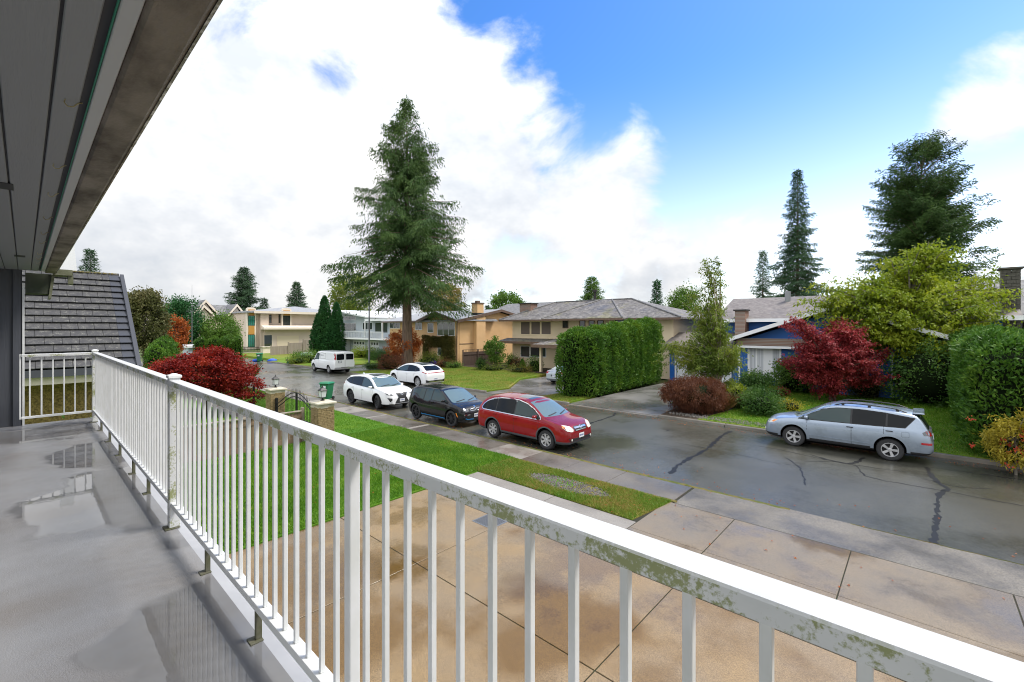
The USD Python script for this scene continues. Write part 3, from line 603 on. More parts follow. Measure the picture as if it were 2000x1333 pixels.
def vehicle(name, label, loc, rotz, S, category='car', group=None):
    t = thing(name, label, category, loc, rotz, group)
    raw = loft_body(S); body, well = wheel_cuts(raw, S)
    zc = S.get('clad')
    if zc:
        up = body.slice_plane((0, 0, zc), (0, 0, 1)); lo = body.slice_plane((0, 0, zc), (0, 0, -1)); up.merge_vertices(); lo.merge_vertices()
        obj('body', up, S['paint'], t, smooth=32); obj('lower_cladding', lo, S.get('cladmat', M_trim), t, smooth=32)
    else: obj('body', body, S['paint'], t, smooth=32)
    if well is not None:
        for q in well.split(only_watertight=False): obj('wheel_well', q, M_well, t)
    obj('underbody', bx(S['ax'][1] - .3, S['ax'][0] + .3, -S['W']*.33, S['W']*.33, .17, .35), M_well, t)
    for it in S.get('decals', []):
        nm, view, poly, m = it[:4]; th = it[4] if len(it) > 4 else .004
        for vw in ('LR' if view == 'S' else view[0]):
            polys = [poly] if view != 'FF' and view != 'BB' else [poly, mirrored(poly)]
            for p in polys:
                q = sticker(p, raw, vw, th, it[5] if len(it) > 5 else .07)
                if q is not None: obj(nm, q, m, t, smooth=40)
    for it in S.get('patches', []):
        nm, planes, m = it[:3]
        for s in ((1, -1) if it[3] else (1,)):
            pl = [(np.array(p) * [1, s, 1], np.array(n) * [1, s, 1]) for p, n in planes]
            q = patch(body, pl, it[4] if len(it) > 4 else .004)
            if q is not None: obj(nm, q, m, t, smooth=40)
    if S.get('wipers', True) and category == 'car':
        z0 = min(p[1] for p in [d for d in S['decals'] if d[0] == 'windscreen'][0][2].exterior.coords)
        for a in (-.52, .10):
            q = sticker(LineString([(a, z0 + .02), (a + .50, z0 + .07)]).buffer(.009), raw, 'F', .016, .05)
            if q is not None: obj('wiper', q, M_trim, t)
    tw = S.get('tw', .225)
    for i, x in enumerate(S['ax']):
        for s in (1, -1): wheel(t, x, s * (S['W']/2 - tw/2 - S.get('inset', .03)), S['R'], tw, s, S['rim'], S['spokes'], S['rimmat'], S.get('style', 'five'), S.get('steer', 0.0) if i == 0 else 0.0)
    mx, mz = S['mirror']; ym = S['W']/2 * .93
    for s in (1, -1):
        c = m3.Manifold.hull_points([[mx + a * .07, s * (ym + .09 + b * .085), mz + .075 + d * .055] for a in (-1, .6) for b in (-1, 1) for d in (-1, .9)])
        mm = from_man(c.refine(3)); trimesh.smoothing.filter_taubin(mm, iterations=6)
        obj('mirror', mm, S.get('mirmat', S['paint']), t, smooth=60)
        obj('mirror_foot', hull([(mx + .05, s * (ym - .03), mz), (mx - .05, s * (ym - .03), mz), (mx + .03, s * (ym + .06), mz + .05), (mx - .03, s * (ym + .06), mz + .05), (mx, s * (ym - .02), mz + .05)]), M_trim, t)
    for x, z in S.get('handles', []):
        for s in (1, -1):
            y = project(np.array([[x, z]]), raw, 1, s)[0]
            obj('door_handle', cbx(x - .09, x + .09, min(y, y + s*.03), max(y, y + s*.03), z - .014, z + .014, .006), S.get('handlemat', S['paint']), t)
    if 'rails' in S:
        xa, xb, yr, col = S['rails']
        xs = np.linspace(xa, xb, 9); zt = [project(np.array([[x, yr]]), raw, 2, 1)[0] for x in xs]
        lift = np.array([0, .05, .06, .06, .06, .06, .06, .05, 0]) * S.get('railh', 1.0)
        for s in (1, -1): obj('roof_rail', cat(tube(np.c_[xs, np.full(9, s*yr), np.array(zt) + lift], .017, 8), *[bx(x - .04, x + .04, s*yr - .012, s*yr + .012, z - .01, z + .05) for x, z in ((xs[1], zt[1]), (xs[4], zt[4]), (xs[7], zt[7]))]), col, t)
    return t, raw
def plate(zc, view, w=.30, h=.15): return [('number_plate', view, sbox(-w/2, zc - h/2, w/2, zc + h/2), M_platew, .012), ('plate_lettering', view, shapely.union_all([sbox(-.12 + k*.042, zc - .025, -.12 + k*.042 + .026, zc + .03) for k in range(6)]), M_plateb, .014, .02)]
def seams(xs, z0, z1, dx=0.0): return [('door_seam', 'S', LineString([(x, z0), (x + dx, z1)]).buffer(.006, cap_style='flat'), M_seam, .0015, .12) for x in xs]
def arch(x, R, a0, a1, w, z0): 
    th = np.radians(np.linspace(a0, a1, 24)); return LineString(np.c_[x + (R + w/2) * np.cos(th), z0 + (R + w/2) * np.sin(th)]).buffer(w/2, cap_style='flat')
def oval(cy, cz, a, b, w=.008): return shapely.affinity.scale(shapely.Point(0, 0).buffer(1, quad_segs=12), a, b).difference(shapely.affinity.scale(shapely.Point(0, 0).buffer(1, quad_segs=12), a - w, b - w)).buffer(0), (cy, cz)
def ring(cy, cz, a, b, w=.008): p, c = oval(cy, cz, a, b, w); return shapely.affinity.translate(p, *c)
def split(p, xs, w=.05, lean=0.0): return p.difference(shapely.union_all([Polygon([(x - w/2, 0), (x + w/2, 0), (x + w/2 + lean, 2.2), (x - w/2 + lean, 2.2)]) for x in xs]))
def glazing(win, xs, kinds, w=.045, lean=0.0, name='side_window'):
    g = split(win, xs, w, lean); gs = sorted(getattr(g, 'geoms', [g]), key=lambda q: -q.centroid.x)
    out = [('window_surround', 'S', win.buffer(.018, join_style='round'), M_trim, .0025)]
    for q, k in zip(gs, kinds): out.append((name, 'S', rounded(q.buffer(-.004), .02), k, .006))
    return out

# --- red crossover, arched side glass
win = Pg((-1.93, 1.13), (-1.86, 1.24), (-1.7, 1.36), (-1.4, 1.475), (-1.0, 1.53), (-.5, 1.55), (-.1, 1.535), (.3, 1.455), (.65, 1.31), (.95, 1.12), (1.02, 1.045), (.2, 1.05), (-.8, 1.07), (-1.6, 1.09), (-1.85, 1.09))
S = dict(W=1.82, ax=(1.31, -1.31), R=.345, rim=.222, spokes=7, rimmat=M_alloy, paint=P_red, tumble=.40, clad=.37, cladmat=M_clad, lift=.03, gap=.055, mirror=(.86, 1.03),
    top=[(-2.30, .80), (-2.27, 1.0), (-2.2, 1.14), (-2.05, 1.36), (-1.9, 1.50), (-1.7, 1.59), (-1.2, 1.66), (-.5, 1.68), (.1, 1.655), (.45, 1.56), (.85, 1.34), (1.22, 1.125), (1.4, 1.075), (1.8, .99), (2.05, .90), (2.16, .81), (2.22, .66)],
    belt=[(-2.30, .76), (-2.15, 1.02), (-1.8, 1.07), (-1, 1.06), (0, 1.03), (1.0, .995), (1.4, .965), (1.9, .87), (2.15, .72), (2.22, .58)],
    bot=[(-2.30, .44), (-2.2, .33), (-1.9, .26), (1.9, .24), (2.15, .28), (2.22, .38)], plan=[(-2.30, .78), (-2.2, .91), (-2.0, .975), (-1.6, 1), (1.4, 1), (1.9, .955), (2.1, .86), (2.22, .70)],
    handles=[(-.12, .93), (-1.18, .96)])
S['decals'] = [('chrome_trim', 'S', win.buffer(.045, join_style='round'), M_chrome, .0018)] + glazing(win, (-.22, -1.17), (M_sgl, M_tint, M_tint)) + [
    ('windscreen', 'F', rounded(Pg((-.74, 1.10), (.74, 1.10), (.60, 1.53), (.3, 1.565), (-.3, 1.565), (-.60, 1.53)), .05), M_wind, .003),
    ('grille', 'F', rounded(Pg((-.33, .70), (.33, .70), (.40, .80), (.34, .86), (-.34, .86), (-.40, .80)), .02), M_trim, .004), ('grille_bar', 'F', sbox(-.33, .785, .33, .835), M_chrome, .012), ('grille_bar', 'F', sbox(-.30, .715, .30, .74), M_chrome, .01), ('emblem', 'F', ring(0, .805, .06, .05, .014), M_chrome, .022, .02),
    ('headlight', 'FF', rounded(Pg((.42, .76), (.48, .70), (.72, .74), (.80, .86), (.72, .93), (.50, .87)), .02), M_lampc, .008), ('turn_signal', 'FF', Pg((.74, .84), (.80, .84), (.79, .89), (.72, .92)), M_amber, .0095),
    ('bumper_intake', 'F', rounded(Pg((-.62, .38), (.62, .38), (.72, .50), (.35, .475), (-.35, .475), (-.72, .50)), .02), M_trim, .004), ('fog_lamp', 'FF', shapely.Point(.57, .44).buffer(.04), M_lampc, .007, .03),
    ('wheel_arch_trim', 'S', arch(1.31, .40, -2, 182, .045, .375), M_clad, .006), ('wheel_arch_trim', 'S', arch(-1.31, .40, -2, 182, .045, .375), M_clad, .006),
    ('sunroof', 'T', rounded(sbox(-.35, -.42, .28, .42), .05), M_sun, .003), ('tail_light', 'BB', Pg((.62, 1.0), (.76, 1.0), (.70, 1.45), (.62, 1.45)), M_lampr, .005), ('bonnet_seam', 'FF', LineString([(.44, .88), (.62, .97), (.76, 1.08)]).buffer(.004), M_seam, .0015)] + seams((.98, -.20), .40, 1.03) + seams((-1.0,), .62, 1.06) + plate(.53, 'F')
crv, raw = vehicle('parked_car', 'dark red crossover with arched chrome-trimmed side windows, frontmost at the near curb', (13.22, 10.98, 0), -90, S)
obj('antenna', tube([(-1.15, .15, 1.66), (-1.42, .15, 1.92)], .004, 6), M_trim, crv)
S['rails'] = None

# --- black compact electric hatchback
win1 = Pg((.98, 1.03), (.55, 1.36), (.30, 1.46), (-.05, 1.485), (-.12, 1.03), (.4, 1.01)); win2 = Pg((-.17, 1.02), (-.12, 1.485), (-.62, 1.475), (-.66, .96), (-.35, .93)); win3 = Pg((-.71, .99), (-.67, 1.47), (-1.05, 1.455), (-1.42, 1.40), (-1.50, 1.24), (-1.2, 1.19), (-.95, 1.02))
S = dict(W=1.775, ax=(1.285, -1.285), R=.35, rim=.262, spokes=8, style='thin', rimmat=M_dalloy, paint=P_black, tumble=.34, mirror=(.84, 1.0), tw=.175, clad=.30, gap=.05,
    top=[(-2.0, .80), (-1.97, 1.02), (-1.9, 1.22), (-1.78, 1.42), (-1.62, 1.52), (-1.2, 1.565), (-.6, 1.585), (0, 1.58), (.35, 1.535), (.6, 1.43), (1.0, 1.20), (1.36, 1.02), (1.5, .985), (1.75, .91), (1.92, .80), (2.0, .62)],
    belt=[(-2.0, .76), (-1.85, 1.0), (-1.4, 1.12), (-1.0, 1.03), (-.4, .98), (.4, .99), (1.0, .97), (1.4, .93), (1.8, .80), (1.95, .68), (2.0, .55)],
    bot=[(-2.0, .40), (-1.9, .27), (-1.6, .22), (1.6, .20), (1.9, .22), (2.0, .32)], plan=[(-2.0, .78), (-1.9, .92), (-1.7, .98), (-1.4, 1), (1.2, 1), (1.6, .955), (1.85, .86), (2.0, .68)], handles=[(-.02, .93)], mirmat=P_black)
kid = lambda s: rounded(Pg((s*.04, .70), (s*.30, .70), (s*.34, .745), (s*.30, .79), (s*.06, .80), (s*.03, .76)), .02)
S['decals'] = [('window_surround', 'S', shapely.union_all([win1, win2, win3]).buffer(.03), M_trim, .002), ('side_window', 'S', win1, M_sgl, .005), ('side_window', 'S', win2, M_sgl, .005), ('side_window', 'S', win3, M_sgl, .005),
    ('windscreen', 'F', rounded(Pg((-.72, 1.01), (.72, 1.01), (.60, 1.44), (.3, 1.475), (-.3, 1.475), (-.60, 1.44)), .05), M_wind, .003),
    ('grille', 'F', kid(1), M_trim, .006), ('grille', 'F', kid(-1), M_trim, .006), ('grille_surround', 'F', kid(1).difference(kid(1).buffer(-.016)), M_chrome, .012, .04), ('grille_surround', 'F', kid(-1).difference(kid(-1).buffer(-.016)), M_chrome, .012, .04),
    ('emblem', 'F', shapely.Point(0, .855).buffer(.035), M_chrome, .006, .02), ('emblem_field', 'F', shapely.union_all([Pg((0, .855), (.022, .855), (.016, .871), (0, .877)), Pg((0, .855), (-.022, .855), (-.016, .839), (0, .833))]), M_blue, .008, .02),
    ('headlight', 'FF', rounded(Pg((.40, .70), (.44, .78), (.66, .82), (.70, .72), (.56, .68)), .015), M_lampd, .006), ('bumper_intake', 'F', rounded(Pg((-.6, .34), (.6, .34), (.7, .52), (.62, .60), (-.62, .60), (-.7, .52)), .03), M_trim, .004),
    ('fog_lamp', 'FF', rounded(Pg((.38, .53), (.66, .54), (.66, .58), (.38, .57)), .01), M_chrome, .009), ('blue_accent', 'FF', Pg((.18, .335), (.54, .35), (.62, .40), (.60, .415), (.50, .375), (.18, .36)), M_blue, .012),
    ('side_marker', 'S', LineString([(1.62, .62), (1.68, .48)]).buffer(.018), M_amber, .005), ('sill_accent', 'S', LineString([(-.85, .32), (.85, .32)]).buffer(.014), M_blue, .005), ('bonnet', 'F', rounded(Pg((-.40, .83), (.40, .83), (.60, .93), (.66, .995), (-.66, .995), (-.60, .93)), .03), M_trim, .0012)] + seams((-.14, -.86), .36, 1.0) + seams((.92,), .45, 1.0) + plate(.50, 'F')
i3, _ = vehicle('parked_car', 'small black electric hatchback with blue bumper accent between red crossover and white crossover', (13.30, 16.23, 0), -90, S)

# --- white crossover with spindle grille
win = Pg((-2.02, 1.27), (-1.72, 1.42), (-1.3, 1.50), (-.7, 1.545), (-.1, 1.535), (.3, 1.46), (.68, 1.30), (1.08, 1.06), (.3, 1.075), (-.8, 1.11), (-1.5, 1.155))
S = dict(W=1.895, ax=(1.395, -1.395), R=.37, rim=.255, spokes=10, style='mid', rimmat=M_dalloy, paint=P_white, tumble=.40, clad=.31, mirror=(.86, 1.04), gap=.055, lift=.02, steer=-14,
    top=[(-2.48, .80), (-2.44, 1.02), (-2.36, 1.14), (-2.15, 1.33), (-1.95, 1.47), (-1.7, 1.57), (-1.0, 1.66), (-.35, 1.69), (.15, 1.66), (.5, 1.56), (.9, 1.35), (1.28, 1.145), (1.45, 1.115), (1.9, 1.04), (2.2, .94), (2.33, .82), (2.38, .62)],
    belt=[(-2.48, .76), (-2.3, 1.05), (-1.8, 1.12), (-1, 1.09), (0, 1.05), (1.0, 1.03), (1.5, 1.0), (2.0, .90), (2.28, .76), (2.38, .55)],
    bot=[(-2.48, .40), (-2.35, .30), (-2.0, .25), (2.0, .23), (2.25, .25), (2.38, .34)], plan=[(-2.48, .76), (-2.35, .91), (-2.1, .98), (-1.7, 1), (1.5, 1), (2.0, .95), (2.22, .85), (2.38, .66)], handles=[(-.05, .93), (-1.1, .97)], mirmat=P_white)
spin = Pg((-.36, .88), (.36, .88), (.24, .66), (.46, .33), (-.46, .33), (-.24, .66))
S['decals'] = glazing(win, (-.18, -1.25), (M_sgl, M_tint, M_tint), lean=-.10) + [
    ('windscreen', 'F', rounded(Pg((-.78, 1.12), (.78, 1.12), (.63, 1.55), (.3, 1.585), (-.3, 1.585), (-.63, 1.55)), .05), M_wind, .003),
    ('grille', 'F', spin, M_trim, .006), ('grille_surround', 'F', spin.difference(spin.buffer(-.012)), M_chrome, .010, .05), ('grille_slat', 'F', shapely.union_all([sbox(-.6, z, .6, z + .012) for z in np.arange(.37, .86, .055)]).intersection(spin.buffer(-.03)), M_clad, .011, .08),
    ('emblem', 'F', shapely.union_all([ring(0, .80, .075, .052, .014), Pg((-.025, .835), (-.01, .835), (0.01, .79), (.045, .785), (.045, .772), (-.01, .775))]), M_chrome, .02, .02),
    ('headlight', 'FF', Pg((.42, .80), (.60, .755), (.80, .80), (.84, .89), (.66, .86)), M_lampd, .008), ('fog_recess', 'FF', Pg((.58, .62), (.80, .66), (.70, .46), (.60, .42)), M_trim, .005), ('bumper_lip', 'F', Pg((-.72, .34), (-.46, .31), (.46, .31), (.72, .34), (.72, .365), (.46, .335), (-.46, .335), (-.72, .365)), M_chrome, .012),
    ('sunroof', 'T', rounded(sbox(-.30, -.44, .34, .44), .05), M_sun, .003), ('wheel_arch_trim', 'S', arch(1.395, .425, -2, 182, .035, .39), M_trim, .005), ('wheel_arch_trim', 'S', arch(-1.395, .425, -2, 182, .035, .39), M_trim, .005),
    ('tail_light', 'S', Pg((-2.36, 1.03), (-2.05, 1.10), (-2.30, 1.12), (-2.38, 1.09)), M_lampr, .006), ('bonnet_seam', 'FF', LineString([(.40, .90), (.66, 1.0), (.80, 1.10)]).buffer(.004), M_seam, .0015)] + seams((.98, -.14), .34, 1.05) + seams((-1.0,), .7, 1.07) + plate(.50, 'F')
lex, raw = vehicle('parked_car', 'white crossover with black hourglass grille behind the black hatchback at the near curb', (13.42, 22.45, 0), -90, S)
obj('roof_fin', hull([(-1.55, -.02, 1.585), (-1.55, .02, 1.585), (-1.35, 0, 1.61), (-1.56, 0, 1.68), (-1.62, 0, 1.66)]), P_white, lex)
obj('spoiler', cbx(-2.06, -1.78, -.58, .58, 1.475, 1.52, .015), P_white, lex)

# --- silver seven-seat crossover across the street
win = Pg((1.18, 1.03), (.80, 1.27), (.45, 1.435), (.05, 1.515), (-.5, 1.535), (-1.2, 1.505), (-1.93, 1.42), (-1.70, 1.115), (-1.0, 1.085), (0, 1.055))
S = dict(W=1.80, ax=(1.335, -1.335), R=.355, rim=.225, spokes=5, rimmat=M_alloy, paint=P_silver, tumble=.34, clad=.385, mirror=(.95, 1.04), gap=.055, lift=.03, handlemat=M_trim, mirmat=P_silver,
    top=[(-2.37, .78), (-2.33, .98), (-2.26, 1.12), (-2.12, 1.38), (-2.0, 1.53), (-1.85, 1.585), (-1.2, 1.65), (-.5, 1.68), (0, 1.665), (.35, 1.585), (.8, 1.36), (1.36, 1.085), (1.5, 1.06), (1.95, .985), (2.17, .89), (2.25, .78), (2.29, .62)],
    belt=[(-2.37, .74), (-2.2, 1.04), (-1.8, 1.10), (-1, 1.07), (0, 1.045), (1.0, 1.0), (1.5, .965), (1.95, .86), (2.18, .74), (2.29, .56)],
    bot=[(-2.37, .42), (-2.25, .32), (-1.95, .27), (1.9, .25), (2.15, .27), (2.29, .36)], plan=[(-2.37, .80), (-2.25, .93), (-2.0, .98), (-1.6, 1), (1.4, 1), (1.9, .96), (2.12, .87), (2.29, .70)], handles=[(-.30, .945), (-1.32, .965)], rails=(.15, -1.75, .56, M_trim), railh=1.2)
S['decals'] = glazing(win, (-.30, -1.22), (M_sgl, M_tint, M_tint), lean=-.06) + [
    ('windscreen', 'F', rounded(Pg((-.74, 1.07), (.74, 1.07), (.62, 1.56), (.3, 1.60), (-.3, 1.60), (-.62, 1.56)), .05), M_wind, .003), ('rear_window', 'B', rounded(Pg((-.66, 1.10), (.66, 1.10), (.56, 1.50), (-.56, 1.50)), .05), M_tint, .004),
    ('fender_flare', 'S', arch(1.335, .41, -6, 186, .085, .385), P_silver, .016), ('fender_flare', 'S', arch(-1.335, .41, -6, 186, .085, .385), P_silver, .016),
    ('headlight', 'S', rounded(Pg((2.16, .74), (2.20, .83), (1.98, .90), (1.82, .89), (1.98, .77)), .012), M_lampc, .006), ('turn_signal', 'S', Pg((1.98, .79), (1.84, .885), (1.96, .875), (2.04, .80)), M_amber, .008), ('fog_lamp', 'FF', shapely.Point(.62, .50).buffer(.05), M_lampc, .008, .03), ('grille', 'F', rounded(Pg((-.42, .62), (.42, .62), (.48, .80), (-.48, .80)), .03), M_trim, .005),
    ('tail_light', 'S', rounded(Pg((-2.34, .94), (-2.14, .93), (-2.10, 1.02), (-2.27, 1.10), (-2.33, 1.06)), .015), M_lampd, .006), ('tail_light', 'BB', rounded(Pg((.55, .93), (.82, .93), (.80, 1.08), (.62, 1.06)), .02), M_lampr, .006), ('reflector', 'S', Pg((-2.32, .645), (-2.08, .655), (-2.08, .715), (-2.33, .71)), M_lampr, .006),
    ('door_crease', 'S', LineString([(.88, .50), (-.82, .47)]).buffer(.012, cap_style='flat'), P_silver, .010), ('fuel_flap', 'S', rounded(sbox(-1.80, .82, -1.62, .98), .02).difference(rounded(sbox(-1.795, .825, -1.625, .975), .02)), M_seam, .001, .05)] + seams((.92, -.34), .36, 1.04) + seams((-1.18,), .72, 1.08) + plate(.80, 'B')
outl, raw = vehicle('parked_car', 'silver estate crossover with black roof rails parked facing left at the far curb', (19.66, 2.02, 0), 90, S)
obj('spoiler', cbx(-2.16, -1.88, -.60, .60, 1.545, 1.585, .015), P_silver, outl)

# --- white rounded electric crossover across the street
win = Pg((1.22, 1.08), (.85, 1.28), (.4, 1.44), (-.1, 1.515), (-.7, 1.52), (-1.2, 1.46), (-1.62, 1.33), (-1.72, 1.20), (-1.3, 1.135), (0, 1.09))
S = dict(W=1.94, ax=(1.515, -1.515), R=.375, rim=.275, spokes=10, style='mid', rimmat=M_alloy, paint=P_white, tumble=.40, clad=.29, mirror=(1.0, 1.08), gap=.05, lift=.02, mirmat=M_trim,
    top=[(-2.44, .82), (-2.40, 1.02), (-2.30, 1.14), (-2.1, 1.30), (-1.9, 1.42), (-1.6, 1.54), (-1.0, 1.65), (-.3, 1.69), (.2, 1.655), (.6, 1.55), (1.0, 1.38), (1.5, 1.15), (1.7, 1.10), (2.05, .99), (2.28, .86), (2.37, .74), (2.42, .58)],
    belt=[(-2.44, .78), (-2.3, 1.06), (-1.8, 1.13), (-1, 1.10), (0, 1.06), (1.0, 1.03), (1.7, .97), (2.1, .86), (2.34, .68), (2.42, .52)],
    bot=[(-2.44, .40), (-2.35, .30), (-2.1, .24), (2.0, .21), (2.28, .23), (2.42, .32)], plan=[(-2.44, .78), (-2.34, .91), (-2.1, .98), (-1.7, 1), (1.5, 1), (2.0, .95), (2.25, .85), (2.42, .66)], handles=[(-.2, .96), (-1.2, .98)])
S['decals'] = glazing(win, (-.20, -1.18), (M_sgl, M_tint, M_tint)) + [
    ('windscreen', 'F', rounded(Pg((-.78, 1.14), (.78, 1.14), (.63, 1.55), (-.63, 1.55)), .05), M_wind, .003), ('rear_window', 'B', rounded(Pg((-.70, 1.20), (.70, 1.20), (.58, 1.50), (-.58, 1.50)), .06), M_tint, .004), ('light_bar', 'B', rounded(Pg((-.86, 1.02), (.86, 1.02), (.86, 1.09), (.4, 1.075), (-.4, 1.075), (-.86, 1.09)), .02), M_lampr, .008), ('tail_light', 'S', Pg((-2.40, 1.03), (-2.02, 1.09), (-2.02, 1.13), (-2.36, 1.10)), M_lampr, .006),
    ('rear_diffuser', 'B', rounded(Pg((-.82, .38), (.82, .38), (.84, .58), (.62, .52), (-.62, .52), (-.84, .58)), .02), M_trim, .006), ('bumper_lip', 'B', sbox(-.6, .40, .6, .44), M_chrome, .012), ('roof_panel', 'T', rounded(sbox(-1.5, -.50, .45, .50), .08), M_sun, .003), ('wheel_arch_trim', 'S', arch(1.515, .425, -2, 182, .03, .395), M_trim, .005), ('wheel_arch_trim', 'S', arch(-1.515, .425, -2, 182, .03, .395), M_trim, .005)] + seams((.98, -.18), .33, 1.05) + seams((-1.12,), .6, 1.08) + plate(.62, 'B')
eqs, _ = vehicle('parked_car', 'white rounded electric crossover with red rear light bar facing away at the far curb', (19.98, 28.1, 0), 90, S)

# --- white panel van
S = dict(W=2.01, ax=(1.715, -1.715), R=.37, rim=.215, spokes=8, style='mid', rimmat=M_alloy, paint=P_van, tumble=.10, mirror=(1.45, 1.12), gap=.055, lift=.02, mirmat=M_trim, clad=.36, cladmat=P_van,
    top=[(-3.08, 1.6), (-3.06, 1.95), (-3.0, 2.02), (-2.6, 2.06), (-1, 2.09), (.4, 2.08), (.85, 2.02), (1.15, 1.86), (1.75, 1.27), (1.9, 1.20), (2.3, 1.10), (2.5, .98), (2.58, .80)],
    belt=[(-3.08, 1.2), (-2.9, 1.24), (-1, 1.24), (1.0, 1.22), (1.7, 1.14), (2.2, 1.03), (2.5, .86), (2.58, .70)], bot=[(-3.08, .52), (-2.95, .42), (-2.5, .36), (2.2, .34), (2.5, .38), (2.58, .48)], plan=[(-3.08, .93), (-3.0, .97), (-2.7, 1), (1.6, 1), (2.2, .97), (2.45, .90), (2.58, .80)], handles=[(.42, 1.12)])
wd = Pg((1.50, 1.20), (1.10, 1.72), (.98, 1.82), (.46, 1.84), (.46, 1.20))
S['decals'] = [('side_window', 'S', rounded(wd, .04), M_sgl, .005), ('windscreen', 'F', rounded(Pg((-.84, 1.28), (.84, 1.28), (.74, 1.85), (-.74, 1.85)), .06), M_wind, .003), ('rear_window', 'BB', rounded(sbox(.10, 1.30, .80, 1.84), .07), M_tint, .006), ('tail_light', 'BB', rounded(Pg((.85, 1.30), (.92, 1.30), (.92, 1.90), (.85, 1.90)), .02), M_lampr, .008), ('side_panel', 'S', rounded(sbox(-.98, 1.32, .28, 1.86), .06).difference(rounded(sbox(-.96, 1.34, .26, 1.84), .06)), M_seam, .002, .1), ('side_panel', 'S', rounded(sbox(-2.8, 1.32, -1.1, 1.86), .06).difference(rounded(sbox(-2.78, 1.34, -1.12, 1.84), .06)), P_van, .008, .1), ('side_decal', 'S', shapely.union_all([sbox(-.45 + i*.16, 1.60, -.45 + i*.16 + .10, 1.68) for i in range(6)]), M_clad, .003, .05),
    ('rear_bumper', 'B', sbox(-.93, .45, .93, .62), M_alloy, .05), ('bumper_step', 'B', sbox(-.4, .60, .4, .63), M_trim, .06), ('door_split', 'B', sbox(-.01, .66, .01, 1.94), M_seam, .002, .1), ('plate_recess', 'B', sbox(.30, 1.02, .66, 1.22), M_trim, .006), ('headlight', 'FF', sbox(.5, .82, .82, .98), M_lampc, .006), ('grille', 'F', sbox(-.48, .78, .48, .98), M_trim, .005)] + seams((1.55, .40), .45, 1.2) + [('number_plate', 'B', sbox(.33, 1.04, .63, 1.19), M_platew, .012)]
van, _ = vehicle('parked_van', 'white panel van seen from behind with two dark rear windows, at the far curb', (20.22, 42.45, 0), 88, S, 'van')

# --- silver saloon, half hidden by the hedge
S = dict(W=1.80, ax=(1.35, -1.35), R=.32, rim=.21, spokes=5, rimmat=M_alloy, paint=P_silver2, tumble=.42, mirror=(.75, .98), gap=.05,
    top=[(-2.30, .78), (-2.27, .94), (-2.15, 1.03), (-1.75, 1.07), (-1.5, 1.16), (-1.0, 1.37), (-.4, 1.45), (.1, 1.43), (.5, 1.29), (1.05, 1.0), (1.3, .97), (1.9, .86), (2.15, .74), (2.25, .58)],
    belt=[(-2.30, .72), (-2.1, .94), (-1.6, .98), (0, .96), (1, .93), (1.6, .86), (2.05, .72), (2.25, .52)], bot=[(-2.30, .38), (-2.15, .26), (-1.9, .22), (1.9, .20), (2.25, .30)], plan=[(-2.30, .78), (-2.15, .92), (-1.9, .98), (-1.5, 1), (1.4, 1), (1.9, .93), (2.25, .68)], handles=[(-.1, .86), (-1.0, .88)])
win = Pg((.82, .985), (.35, 1.27), (-.1, 1.34), (-.7, 1.31), (-1.35, 1.10), (-1.45, 1.01))
S['decals'] = glazing(win, (-.25,), (M_sgl, M_tint)) + [('rear_window', 'B', rounded(Pg((-.70, 1.09), (.70, 1.09), (.52, 1.36), (-.52, 1.36)), .04), M_wind, .003), ('windscreen', 'F', rounded(Pg((-.70, 1.02), (.70, 1.02), (.55, 1.36), (-.55, 1.36)), .04), M_wind, .003), ('tail_light', 'BB', rounded(Pg((.52, .82), (.80, .80), (.80, .97), (.58, .97)), .02), M_lampr, .008), ('tail_light', 'S', rounded(Pg((-2.28, .82), (-2.05, .84), (-2.08, .96), (-2.24, .96)), .02), M_lampr, .006), ('boot_seam', 'B', sbox(-.62, .735, .62, .742), M_seam, .002, .1), ('plate_recess', 'B', sbox(-.28, .60, .28, .73), M_clad, .004), ('bumper_lip', 'B', sbox(-.72, .36, .72, .42), M_trim, .006)] + seams((.75, -.3), .30, .95) + plate(.66, 'B')
vehicle('parked_car', 'silver saloon in the driveway, half hidden behind the tall hedge', (28.75, 19.95, .06), 0, S)
# ================================================================= houses
M_shin = wetmat('grey_shingles', (.13, .13, .135), (.20, .195, .19), 3, .7, .45, .3, .5, .7, speck=.3, sscale=5.0, bump=.5, bs=9); M_shin2 = wetmat('brown_grey_shingles', (.12, .109, .10), (.18, .168, .155), 1.5, .7, .45, .3, .5, .7, speck=.55, sscale=5.0, bump=.7, bs=8, stain=((.16, .15, .05), .5, .56, .7, .55)); M_shin3 = wetmat('blue_house_shingles', (.155, .135, .125), (.195, .175, .162), 2, .7, .5, .3, .5, .7, speck=.28, sscale=6.0, bump=.5, bs=9); M_shin4 = mat('wet_grey_roofing', (.22, .23, .25), (.31, .32, .34), vs=2, rough=.3, r2=.5)
M_tan = mat('tan_stucco', (.60, .38, .18), (.66, .43, .22), vs=.7, rough=.8, bump=.2, bs=30); M_cream = mat('cream_stucco', (.70, .57, .385), (.75, .62, .43), vs=.6, rough=.8, bump=.2, bs=30); M_beige = mat('beige_stucco', (.60, .49, .41), (.65, .54, .455), vs=.5, rough=.8); M_beige2 = mat('pale_beige', (.72, .63, .53), rough=.7)
M_bluegrey = mat('blue_grey_siding', (.42, .47, .52), (.47, .52, .57), vs=.6, rough=.6); M_blue_s = mat('royal_blue_siding', (.009, .095, .35), (.013, .115, .42), vs=1, rough=.55, bump=.3, bs=8, stretch=(.05, .05, 6)); M_wtrim = mat('white_trim', (.74, .75, .76), rough=.45); M_brown = mat('brown_fascia', (.10, .06, .04), (.13, .08, .055), vs=4, rough=.6); M_orange = mat('ochre_panel', (.48, .24, .045), rough=.6)
